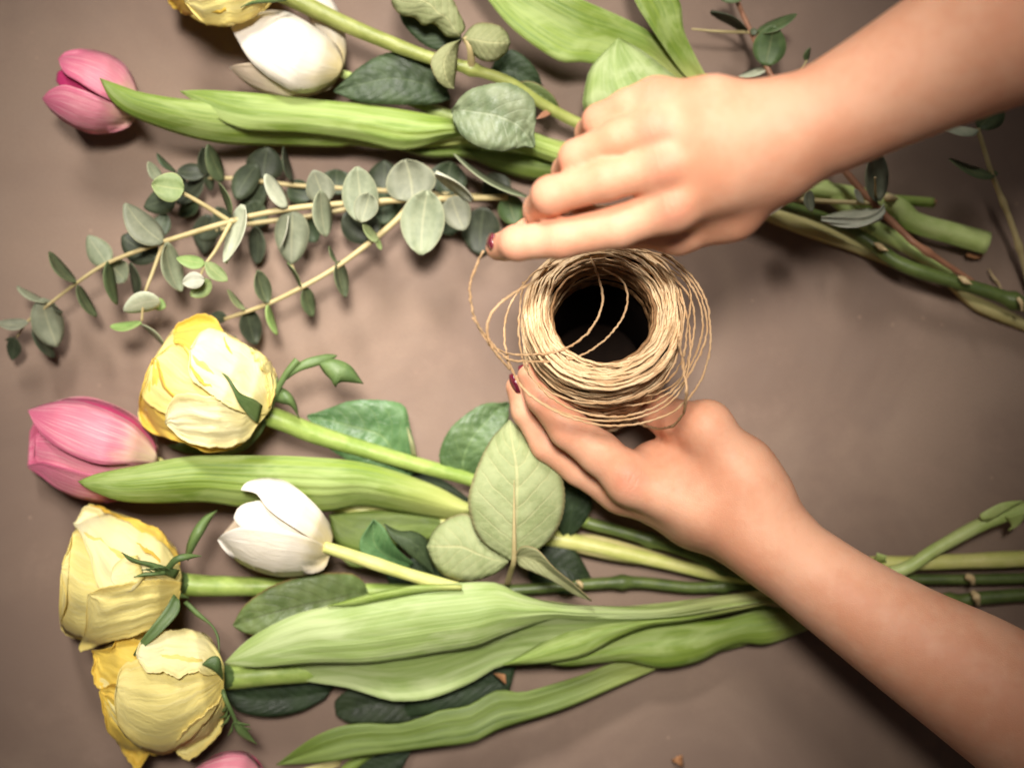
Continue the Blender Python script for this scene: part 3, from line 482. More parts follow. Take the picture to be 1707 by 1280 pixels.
# ------------------------------------------------------------------ middle rose
t = thing('rose', 'yellow rose below the large pink tulip, with dark feathery sepals over its petals', 'rose', 195, 960, GR)
b = Body((306, 972), (105, 965), (40, 92, 112, 114, 104, 80), .036, .92)
OUT_B = ([(298, 945), (289, 910), (231, 870), (174, 850), (145, 843), (123, 888), (114, 913)], [(298, 996), (289, 1032), (235, 1057), (174, 1068), (140, 1066), (102, 1046), (102, 960)])
patch('petal', t, 'yellow', OUT_B[0], OUT_B[1], body=b, off=-.001, under=True)
patch('petal', t, 'yellow', OUT_B[0], OUT_B[1], body=b, off=-.002, ruffle=.004, jag=4.2, nu=44, nv=24, crk=.0019)
patch('petal', t, 'deepyellow', [(300, 950), (297, 925), (270, 888), (231, 868), (200, 862), (174, 848), (150, 843)], [(290, 960), (260, 930), (220, 900), (180, 870), (150, 846)], body=b, off=.0016, ruffle=.003, edge=.003, jag=4.2, nu=44, nv=24, crk=.0019)
patch('petal', t, 'yellow', [(270, 970), (200, 920), (150, 890), (124, 886), (116, 912), (104, 940)], [(280, 1000), (220, 1040), (170, 1060), (138, 1066), (102, 1046), (111, 1003), (102, 958)], body=b, off=.0006, ruffle=.006, edge=.005, serr=1.5, sn=9, jag=4.2, nu=44, nv=24, crk=.0019)
patch('petal', t, 'paleyellow', [(304, 962), (296, 935), (265, 900), (220, 876), (180, 856), (145, 843), (134, 856), (123, 873)], [(300, 975), (260, 985), (215, 985), (175, 990), (162, 975), (152, 935), (140, 900), (124, 874)], body=b, off=.005, ruffle=.004, edge=.002, jag=4.2, nu=44, nv=24, crk=.0019)
patch('petal', t, 'yellow', [(304, 970), (270, 966), (230, 970), (190, 976), (160, 984), (147, 990)], [(300, 985), (289, 1030), (235, 1056), (180, 1070), (150, 1080), (131, 1085), (142, 1050), (145, 1010), (147, 991)], body=b, off=.0078, ruffle=.005, edge=.003, jag=4.2, nu=44, nv=24, crk=.0019)
patch('petal', t, 'paleyellow', [(230, 925), (205, 930), (188, 945), (185, 965)], [(240, 965), (220, 985), (200, 985), (185, 968)], body=b, off=.0096, ruffle=.004, nu=12, nv=6, label='small crumpled petal fold')
tube('receptacle', t, 'sepal', [(308, 974, .036), (298, 972, .038), (284, 970, .04)], [17, 22, 24], 14)
sepal(t, [(300, 950), (278, 944), (250, 936), (231, 933), (215, 926), (203, 920)], [(292, 965), (270, 956), (250, 946), (230, 940), (214, 934), (203, 921)], [.066, .076, .08, .083, .086])
sepal(t, [(275, 950), (255, 953), (240, 954), (223, 961)], [(278, 958), (256, 960), (240, 961), (223, 962)], [.076, .081, .082, .082])
sepal(t, [(275, 945), (290, 928), (312, 922), (336, 926)], [(285, 950), (296, 938), (315, 932), (336, 927)], [.072, .076, .074, .068])
for k in range(5):
    x = 244 + 7 * k; sepal(t, [(x + 10, 952 - k), (x + 2, 948 - k), (x - 8, 949 - k)], [(x + 10, 954 - k), (x + 2, 951 - k), (x - 8, 950 - k)], [.079, .082, .083])
sepal(t, [(308, 930), (312, 905), (322, 882), (340, 860), (362, 850)], [(314, 935), (328, 908), (340, 888), (350, 870), (362, 851)], [.05, .056, .058, .054, .05], crease=-.002)
sepal(t, [(290, 990), (275, 1015), (252, 1045), (236, 1066), (223, 1092)], [(299, 1000), (298, 1020), (272, 1050), (245, 1074), (223, 1093)], [.066, .07, .072, .072, .068], crease=.002)
sepal(t, [(305, 1005), (325, 1025), (350, 1042), (360, 1060), (365, 1088)], [(312, 1000), (335, 1022), (357, 1044), (366, 1064), (366, 1088)], [.056, .06, .066, .07, .072])
sepal(t, [(285, 975), (298, 985), (316, 996)], [(280, 985), (298, 996), (316, 997)], [.062, .058, .05])
tube('stem', t, 'st_green', [(300, 973, .036), (340, 976, .034), (400, 977, .03), (470, 979, .026), (600, 984, .02), (720, 984, .014), (840, 982, .013)], [18, 15, 13, 12, 11, 10, 9], wob=.05)
tube('stem', t, 'st_dark', [(830, 984, .013), (900, 980, .013), (967, 974, .013), (1060, 970, .012), (1157, 979, .011), (1257, 976, .01), (1420, 992, .01), (1578, 1001, .011), (1627, 997, .011), (1707, 991, .011), (1770, 988, .011)], [9, 9, 10, 9.5, 9, 9, 10, 10.5, 11, 11, 11], nodes=(.22, .4, .8), wob=.08, label='dark lower stem')
tube('leaf_scar', t, 'scar', [(1621, 986, .019), (1628, 995, .022), (1631, 1008, .018)], [4, 7, 3], 8)
tube('leaf_scar', t, 'scar', [(962, 969, .02), (968, 973, .022), (970, 979, .02)], [3, 4, 3], 8)
patch('leaf', t, 'rl_olive', [(614, 988), (607, 970), (598, 962), (583, 955), (542, 954), (502, 959), (448, 979), (407, 1009), (388, 1041)], [(614, 994), (575, 1035), (520, 1055), (460, 1062), (418, 1058), (397, 1050), (388, 1042)], [.022, .032, .038, .04, .038], crease=.003, cup=-.003, pucker=.0014, serr=1.4)
patch('leaf', t, 'rl_mid', [(690, 940), (660, 912), (640, 880), (622, 866)], [(680, 945), (640, 940), (605, 925), (601, 900), (622, 868)], [.022, .032, .038, .04], crease=.004, pucker=.0008)
patch('leaf', t, 'rl_dark', [(640, 872), (665, 884), (690, 885), (712, 899), (722, 930), (725, 957)], [(640, 874), (652, 896), (672, 915), (696, 936), (725, 958)], [.044, .044, .042, .036, .03], crease=-.003, tilt=.003, pucker=.0006)
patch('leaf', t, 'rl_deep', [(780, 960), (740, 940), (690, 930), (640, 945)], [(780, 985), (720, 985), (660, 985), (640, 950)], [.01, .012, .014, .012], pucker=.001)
# ------------------------------------------------------------------ lower rose
t = thing('rose', 'yellow rose nearest the bottom edge, with a pale fold of petal on top', 'rose', 265, 1155, GR)
b = Body((380, 1128), (160, 1160), (44, 92, 108, 108, 100, 76), .036, .92)
OUT_C = ([(364, 1090), (346, 1061), (303, 1050), (246, 1054), (188, 1074), (160, 1090), (156, 1120)], [(372, 1145), (370, 1208), (343, 1244), (289, 1250), (240, 1256), (200, 1235), (170, 1150)])
patch('petal', t, 'yellow', OUT_C[0], OUT_C[1], body=b, off=-.001, under=True)
patch('petal', t, 'yellow', OUT_C[0], OUT_C[1], body=b, off=-.002, ruffle=.004, jag=4.2, nu=44, nv=24, crk=.0019)
patch('petal', t, 'deepyellow', [(300, 1120), (250, 1075), (232, 1067), (199, 1063), (188, 1079), (170, 1084), (153, 1083)], [(290, 1150), (240, 1160), (200, 1170), (168, 1152), (153, 1122), (158, 1104), (153, 1084)], body=b, off=.0005, ruffle=.007, edge=.005, serr=2, sn=8, jag=4.2, nu=44, nv=24, crk=.0019)
patch('petal', t, 'deepyellow', [(300, 1180), (240, 1150), (195, 1140), (166, 1150)], [(300, 1230), (270, 1254), (245, 1262), (228, 1284), (212, 1262), (195, 1240), (179, 1212), (166, 1152)], body=b, off=.0002, ruffle=.007, edge=.005, serr=2, sn=8, jag=4.2, nu=44, nv=24, crk=.0019)
patch('petal', t, 'yellow', [(374, 1120), (340, 1100), (280, 1090), (232, 1096), (203, 1112), (194, 1145)], [(374, 1135), (366, 1170), (340, 1210), (292, 1250), (264, 1254), (231, 1246), (199, 1209), (192, 1166), (194, 1147)], body=b, off=.008, ruffle=.003, edge=.002, serr=1.2, sn=14, jag=4.2, nu=44, nv=24, crk=.0019)
patch('petal', t, 'paleyellow', [(374, 1110), (364, 1084), (346, 1060), (303, 1049), (262, 1054), (235, 1072), (228, 1092)], [(374, 1120), (350, 1124), (320, 1120), (296, 1130), (272, 1120), (246, 1119), (228, 1094)], body=b, off=.009, ruffle=.004, edge=.003, serr=1.5, sn=8, jag=4.2, nu=44, nv=24, crk=.0019)
patch('petal', t, 'yellow', [(374, 1140), (364, 1168), (330, 1200), (300, 1224), (292, 1246)], [(372, 1150), (371, 1208), (344, 1245), (315, 1265), (300, 1258), (292, 1247)], body=b, off=.008, ruffle=.003, edge=.002, jag=4.2, nu=44, nv=24, crk=.0019)
tube('receptacle', t, 'sepal', [(384, 1128, .036), (374, 1128, .038), (362, 1129, .04)], [18, 22, 22], 14)
sepal(t, [(372, 1124), (366, 1096), (352, 1094), (337, 1106)], [(372, 1134), (364, 1124), (350, 1114), (337, 1108)], [.062, .074, .076, .076])
tube('sepal', t, 'sepal', [(368, 1138, .058), (374, 1160, .062), (384, 1182, .06), (394, 1204, .056)], [4, 4, 3.5, 3], 8)
sepal(t, [(390, 1196), (402, 1204), (412, 1216), (428, 1239)], [(388, 1206), (396, 1222), (408, 1232), (428, 1240)], [.056, .054, .05, .046])
for q in (((392, 1202), (404, 1204), (417, 1207)), ((388, 1204), (384, 1214), (380, 1225)), ((384, 1188), (376, 1198), (368, 1210)), ((390, 1200), (406, 1210), (418, 1214)), ((380, 1180), (374, 1190), (366, 1196)), ((378, 1170), (372, 1180), (365, 1186))):
    sepal(t, list(q), [(q[0][0], q[0][1] + 3), (q[1][0] + 4, q[1][1] + 5), (q[2][0], q[2][1] + 1)], [.058, .056, .052])
tube('stem', t, 'st_green', [(376, 1128, .036), (400, 1127, .034), (460, 1122, .03), (600, 1112, .018), (800, 1090, .012), (1000, 1060, .01), (1200, 1015, .01), (1330, 1000, .01)], [20, 17, 14, 12, 11, 10, 10, 10], wob=.05)
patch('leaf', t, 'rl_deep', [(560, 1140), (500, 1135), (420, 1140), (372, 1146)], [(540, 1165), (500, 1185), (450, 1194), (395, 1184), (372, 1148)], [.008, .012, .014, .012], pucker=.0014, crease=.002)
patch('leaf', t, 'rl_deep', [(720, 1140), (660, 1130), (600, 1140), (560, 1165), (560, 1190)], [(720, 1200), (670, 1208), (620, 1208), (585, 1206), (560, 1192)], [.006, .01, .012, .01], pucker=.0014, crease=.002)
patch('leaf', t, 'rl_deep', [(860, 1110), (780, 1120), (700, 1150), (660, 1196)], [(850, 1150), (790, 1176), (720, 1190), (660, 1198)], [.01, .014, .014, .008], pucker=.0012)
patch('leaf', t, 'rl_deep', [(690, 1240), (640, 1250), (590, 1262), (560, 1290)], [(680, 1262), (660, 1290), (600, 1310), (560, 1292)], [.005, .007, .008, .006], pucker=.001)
patch('thorn', t, 'bark', [(822, 1122), (832, 1122), (842, 1124)], [(826, 1126), (836, 1134), (843, 1140)], [.02, .024, .026], nu=6, nv=4)
# ------------------------------------------------------------------ tulip cut off by the bottom edge
t = thing('tulip', 'pink tulip cut off by the bottom edge, with a long leaf beside it', 'tulip', 385, 1300, GT)
b = Body((455, 1345), (300, 1315), (20, 64, 86, 86, 70, 40), .03, .9)
patch('petal', t, 'magenta', [(455, 1335), (440, 1285), (418, 1258), (389, 1252), (353, 1263), (310, 1300)], [(450, 1360), (420, 1395), (370, 1400), (310, 1340)], body=b, off=-.0005, under=True)
patch('petal', t, 'pink', [(455, 1335), (446, 1295), (418, 1257), (389, 1251), (353, 1262), (322, 1282), (300, 1310)], [(450, 1350), (400, 1330), (350, 1320), (300, 1314)], body=b, off=.001, ruffle=.001)
patch('petal', t, 'pink', [(452, 1345), (400, 1325), (340, 1320), (302, 1330)], [(450, 1365), (420, 1400), (360, 1400), (302, 1335)], body=b, off=0)
tube('stem', t, 'st_green', [(450, 1348, .028), (530, 1320, .010), (640, 1240, .007), (800, 1200, .006), (1000, 1135, .007), (1100, 1104, .008), (1300, 1050, .010)], [9, 10, 9, 9, 9, 9, 9])
patch('leaf', t, 'bladedark', [(1110, 1092), (1028, 1103), (976, 1122), (923, 1139), (870, 1153), (828, 1150), (779, 1176), (735, 1183), (706, 1194), (662, 1206), (604, 1205), (560, 1212), (516, 1232), (461, 1273)], [(1110, 1108), (1046, 1136), (941, 1181), (835, 1214), (790, 1236), (721, 1245), (662, 1253), (604, 1260), (545, 1270), (461, 1275)], [.012, .016, .02, .024, .026, .026, .024, .02], cup=[-.003, -.005, -.006, -.004], crease=.003, rid=.0006, ruffle=.002, nu=40, nv=14)
patch('leaf', t, 'blade', [(1400, 1005), (1317, 1012), (1257, 1018), (1204, 1031), (1151, 1036), (1081, 1044), (1025, 1064), (960, 1090), (918, 1106)], [(1400, 1030), (1362, 1043), (1310, 1064), (1274, 1074), (1239, 1072), (1204, 1083), (1169, 1101), (1127, 1111), (1092, 1112), (1039, 1102), (951, 1110), (918, 1107)], [.014, .017, .022, .026, .028, .028], cup=[-.002, -.005, -.006, -.003], rid=.0008, ridn=6, ruffle=.0016, nu=40, nv=14)
patch('leaf', t, 'bladeyellow', [(570, 1266), (520, 1276), (480, 1290)], [(566, 1276), (530, 1290), (480, 1292)], [.008, .008, .006], nu=8, nv=4)
patch('leaf', t, 'bladeyellow', [(1270, 1004), (1300, 1000), (1350, 1004)], [(1274, 1008), (1310, 1014), (1350, 1010)], [.02, .02, .018], nu=8, nv=4)
# ------------------------------------------------------------------ eucalyptus
t = thing('eucalyptus_sprig', 'long grey green eucalyptus sprig arching across the left, lying over a darker one', 'eucalyptus', 480, 360, GE)
tube('stem', t, 'st_tan', [(846, 329, .022), (690, 333, .030), (600, 338, .034), (500, 346, .038), (420, 360, .042), (381, 370, .044), (292, 397, .044), (250, 411, .042), (177, 440, .038), (125, 474, .034), (81, 508, .030), (46, 536, .026), (28, 562, .022)], [5, 5, 5, 5, 5, 5, 4.5, 4.5, 4, 3.5, 3, 2.5, 2], 8)
tube('side_stem', t, 'st_tan', [(687, 336, .030), (660, 368, .032), (617, 404, .034), (560, 446, .036), (505, 478, .036), (443, 508, .034), (374, 532, .030)], [5, 5, 4.5, 4, 4, 3.5, 3], 8)
tube('side_stem', t, 'st_tan', [(271, 408, .043), (256, 450, .046), (241, 492, .048), (236, 535, .046)], [3.5, 3, 2.5, 2], 8)
tube('side_stem', t, 'st_tan', [(381, 368, .044), (340, 342, .05), (296, 317, .054)], [4, 3.5, 3], 8)
tube('side_stem', t, 'st_tan', [(384, 372, .044), (360, 416, .05), (342, 442, .052), (330, 470, .052)], [3.5, 3, 2.5, 2], 8)
tube('side_stem', t, 'st_tan', [(484, 434, .03), (492, 456, .032), (503, 476, .035)], [2, 2, 2], 6)
E = eleaf
for m, bb, tt_, wd, z0, z1 in [
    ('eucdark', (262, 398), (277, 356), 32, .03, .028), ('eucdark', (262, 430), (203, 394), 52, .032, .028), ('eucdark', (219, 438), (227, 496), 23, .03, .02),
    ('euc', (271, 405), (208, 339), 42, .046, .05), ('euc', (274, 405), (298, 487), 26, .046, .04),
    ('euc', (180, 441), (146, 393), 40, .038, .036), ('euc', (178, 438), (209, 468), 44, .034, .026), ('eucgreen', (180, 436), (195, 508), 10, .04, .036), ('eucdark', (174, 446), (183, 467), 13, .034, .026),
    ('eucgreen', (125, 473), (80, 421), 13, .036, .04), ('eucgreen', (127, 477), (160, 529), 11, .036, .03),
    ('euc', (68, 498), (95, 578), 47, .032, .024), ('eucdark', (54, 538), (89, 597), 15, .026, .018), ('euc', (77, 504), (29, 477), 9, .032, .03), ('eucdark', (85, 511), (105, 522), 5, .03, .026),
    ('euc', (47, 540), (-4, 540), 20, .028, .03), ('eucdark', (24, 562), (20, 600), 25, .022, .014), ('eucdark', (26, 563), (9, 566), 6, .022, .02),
    ('eucpale', (266, 500), (206, 518), 31, .05, .05), ('eucfresh', (255, 505), (276, 512), 20, .042, .04), ('eucfresh', (236, 541), (184, 546), 16, .044, .042), ('euc', (236, 541), (275, 578), 12, .046, .042),
    ('eucfresh', (307, 316), (253, 308), 47, .056, .058), ('eucdark', (292, 332), (240, 346), 42, .036, .03), ('euc', (268, 302), (246, 270), 17, .04, .044), ('eucdark', (293, 286), (262, 256), 9, .034, .036),
    ('eucfresh', (341, 440), (294, 431), 22, .053, .056), ('eucfresh', (342, 437), (379, 469), 22, .053, .052), ('eucpale', (341, 466), (304, 472), 27, .055, .056), ('eucfresh', (352, 468), (318, 493), 27, .046, .044),
    ('eucpale', (410, 343), (379, 440), 36, .05, .05), ('eucgreen', (387, 358), (366, 304), 14, .046, .05),
    ('eucpale', (479, 345), (442, 291), 23, .042, .05), ('euc', (488, 352), (486, 440), 56, .038, .032), ('eucpale', (481, 360), (466, 416), 6, .042, .038),
    ('euc', (543, 338), (522, 284), 46, .038, .044), ('euc', (533, 318), (542, 395), 28, .046, .042),
    ('euc', (606, 372), (595, 278), 58, .042, .044), ('euc', (616, 322), (602, 371), 40, .046, .044), ('eucdark', (576, 352), (632, 398), 62, .026, .02),
    ('euc', (688, 334), (675, 266), 82, .032, .036), ('euc', (712, 318), (702, 425), 72, .04, .038), ('euc', (752, 328), (774, 384), 48, .03, .028), ('eucpale', (790, 331), (728, 284), 13, .034, .046),
    ('euc', (880, 330), (756, 258), 18, .03, .034), ('eucgreen', (846, 326), (862, 376), 44, .022, .018),
    ('eucfresh', (630, 402), (604, 374), 15, .036, .042), ('eucfresh', (628, 398), (635, 417), 8, .036, .034), ('eucgreen', (560, 436), (573, 496), 20, .038, .034), ('eucgreen', (559, 438), (547, 411), 5, .036, .038),
    ('eucgreen', (503, 478), (480, 437), 8, .038, .042), ('eucgreen', (506, 478), (521, 528), 21, .034, .026), ('eucgreen', (444, 506), (427, 451), 24, .036, .04), ('eucfresh', (446, 508), (463, 558), 9, .036, .032),
    ('eucfresh', (407, 518), (378, 484), 8, .034, .038), ('eucdark', (409, 514), (426, 574), 34, .03, .02), ('eucdark', (378, 530), (348, 530), 20, .03, .026)]:
    E(t, m, bb, tt_, wd, z0, z1)
t = thing('eucalyptus_sprig', 'dark eucalyptus sprig lying in shade beneath the longer grey green one', 'eucalyptus', 440, 300, GE)
tube('stem', t, 'st_tan', [(338, 296, .018), (400, 298, .018), (440, 303, .018), (505, 310, .016), (640, 318, .012), (760, 325, .010), (850, 330, .008)], [3, 3.5, 3.5, 4, 4, 4, 4], 8)
tube('side_stem', t, 'st_tan', [(360, 384, .014), (427, 372, .016), (510, 362, .016), (582, 348, .014), (660, 334, .012)], [3, 4, 4, 4, 4], 8)
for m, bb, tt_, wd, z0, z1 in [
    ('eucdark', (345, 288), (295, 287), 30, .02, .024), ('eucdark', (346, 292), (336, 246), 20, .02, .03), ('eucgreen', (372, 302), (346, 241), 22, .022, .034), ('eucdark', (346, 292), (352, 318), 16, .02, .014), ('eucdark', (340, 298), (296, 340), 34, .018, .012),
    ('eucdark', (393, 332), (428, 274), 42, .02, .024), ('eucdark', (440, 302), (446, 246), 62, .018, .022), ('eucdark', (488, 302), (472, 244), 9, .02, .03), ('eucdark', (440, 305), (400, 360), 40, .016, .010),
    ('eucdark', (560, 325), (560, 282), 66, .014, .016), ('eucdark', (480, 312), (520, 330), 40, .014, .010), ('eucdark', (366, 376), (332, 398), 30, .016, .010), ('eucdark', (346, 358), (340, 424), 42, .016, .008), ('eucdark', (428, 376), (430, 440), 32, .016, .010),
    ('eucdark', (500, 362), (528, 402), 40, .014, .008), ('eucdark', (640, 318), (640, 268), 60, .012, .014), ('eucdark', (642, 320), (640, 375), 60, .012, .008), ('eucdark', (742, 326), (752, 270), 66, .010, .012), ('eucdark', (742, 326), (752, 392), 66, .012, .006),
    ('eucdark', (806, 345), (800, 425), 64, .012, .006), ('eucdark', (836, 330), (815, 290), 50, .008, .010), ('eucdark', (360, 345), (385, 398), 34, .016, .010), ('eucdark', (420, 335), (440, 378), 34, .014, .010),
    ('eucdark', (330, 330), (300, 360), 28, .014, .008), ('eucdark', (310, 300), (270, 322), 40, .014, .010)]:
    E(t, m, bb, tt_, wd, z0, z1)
t = thing('eucalyptus_sprig', 'reddish stemmed eucalyptus sprig passing under the reaching wrist', 'eucalyptus', 1400, 280, GE)
tube('stem', t, 'st_red', [(1218, -30, .02), (1228, 0, .022), (1250, 50, .026), (1300, 150, .03), (1402, 277, .032), (1454, 337, .034), (1510, 392, .034), (1533, 411, .034), (1622, 470, .022)], [4, 4, 4.5, 5, 5.5, 6, 6, 5.5, 4.5], 8, nodes=(.86,))
tube('side_stem', t, 'st_tan', [(1250, 54, .026), (1200, 53, .026), (1153, 49, .026)], [3, 2.5, 1.5], 8)
tube('side_stem', t, 'st_tan', [(1454, 339, .034), (1380, 336, .032), (1300, 331, .03)], [4, 4, 4], 8)
tube('side_stem', t, 'st_tan', [(1262, 56, .027), (1272, 80, .028), (1284, 112, .026)], [3, 3, 2.5], 8)
tube('side_stem', t, 'st_tan', [(1306, 158, .031), (1330, 128, .031), (1345, 101, .031)], [2.5, 2, 1.5], 8)
tube('side_stem', t, 'scar', [(1460, 334, .036), (1459, 315, .046), (1459, 296, .054)], [3, 2.2, 1.5], 6)
for m, bb, tt_, wd, z0, z1 in [
    ('eucgreen', (1276, 110), (1290, 42), 54, .03, .036), ('eucpale', (1284, 108), (1232, 128), 15, .026, .022), ('eucdark', (1278, 116), (1234, 130), 18, .018, .014), ('eucgreen', (1262, 54), (1329, 25), 24, .03, .036), ('eucgreen', (1344, 102), (1350, 80), 11, .03, .034),
    ('eucgreen', (1200, -8), (1235, 2), 22, .026, .03), ('eucdark', (1247, 50), (1186, 17), 5, .026, .03), ('eucgreen', (1262, 56), (1250, 50), 12, .03, .03),
    ('euc', (1462, 336), (1454, 249), 46, .038, .05), ('eucpale', (1476, 352), (1369, 366), 33, .044, .04), ('eucpale', (1440, 338), (1424, 316), 13, .036, .04), ('euc', (1347, 317), (1353, 353), 20, .044, .042), ('eucgreen', (1330, 330), (1322, 314), 18, .034, .036), ('eucpale', (1306, 343), (1256, 362), 16, .034, .03)]:
    E(t, m, bb, tt_, wd, z0, z1)
patch('leaf', t, 'eucpale', [(1474, 340), (1466, 350), (1440, 362), (1400, 362), (1369, 362)], [(1474, 346), (1470, 366), (1440, 374), (1400, 373), (1369, 368)], [.042, .046, .046, .046, .044], cup=.001, nu=14, nv=5)
t = thing('eucalyptus_sprig', 'thin eucalyptus sprig with three leaves at the right edge', 'eucalyptus', 1660, 320, GE)
tube('stem', t, 'st_tan', [(1630, 214, .044), (1641, 250, .04), (1655, 294, .036), (1683, 364, .026), (1704, 428, .016), (1720, 490, .008)], [4, 4, 4.5, 5, 5.5, 6], 8, nodes=(.45, .72))
for m, bb, tt_, wd, z0, z1 in [('eucpale', (1630, 217), (1550, 198), 25, .046, .054), ('eucgreen', (1631, 214), (1667, 168), 46, .044, .05), ('eucgreen', (1657, 294), (1582, 267), 25, .038, .044), ('eucgreen', (1650, 288), (1664, 290), 10, .038, .036)]:
    E(t, m, bb, tt_, wd, z0, z1)
# ------------------------------------------------------------------ scraps on the table
t = thing('plant_scrap', 'small dry brown scrap lying alone near the bottom edge', 'plant scrap', 1130, 1267)
patch('scrap', t, 'bark', [(1119, 1266), (1130, 1260), (1138, 1258)], [(1119, 1268), (1130, 1273), (1139, 1278)], [.002, .006, .004], nu=6, nv=4, thick=.001)
t = thing('plant_fibre', 'pale hair-thin fibre on the table by the thin eucalyptus sprig', 'plant fibre', 1660, 465)
tube('fibre', t, 'scar', [(1648, 448, .004), (1655, 460, .006), (1664, 472, .004), (1671, 486, .002)], [1, 1.6, 2.4, 1], 6)
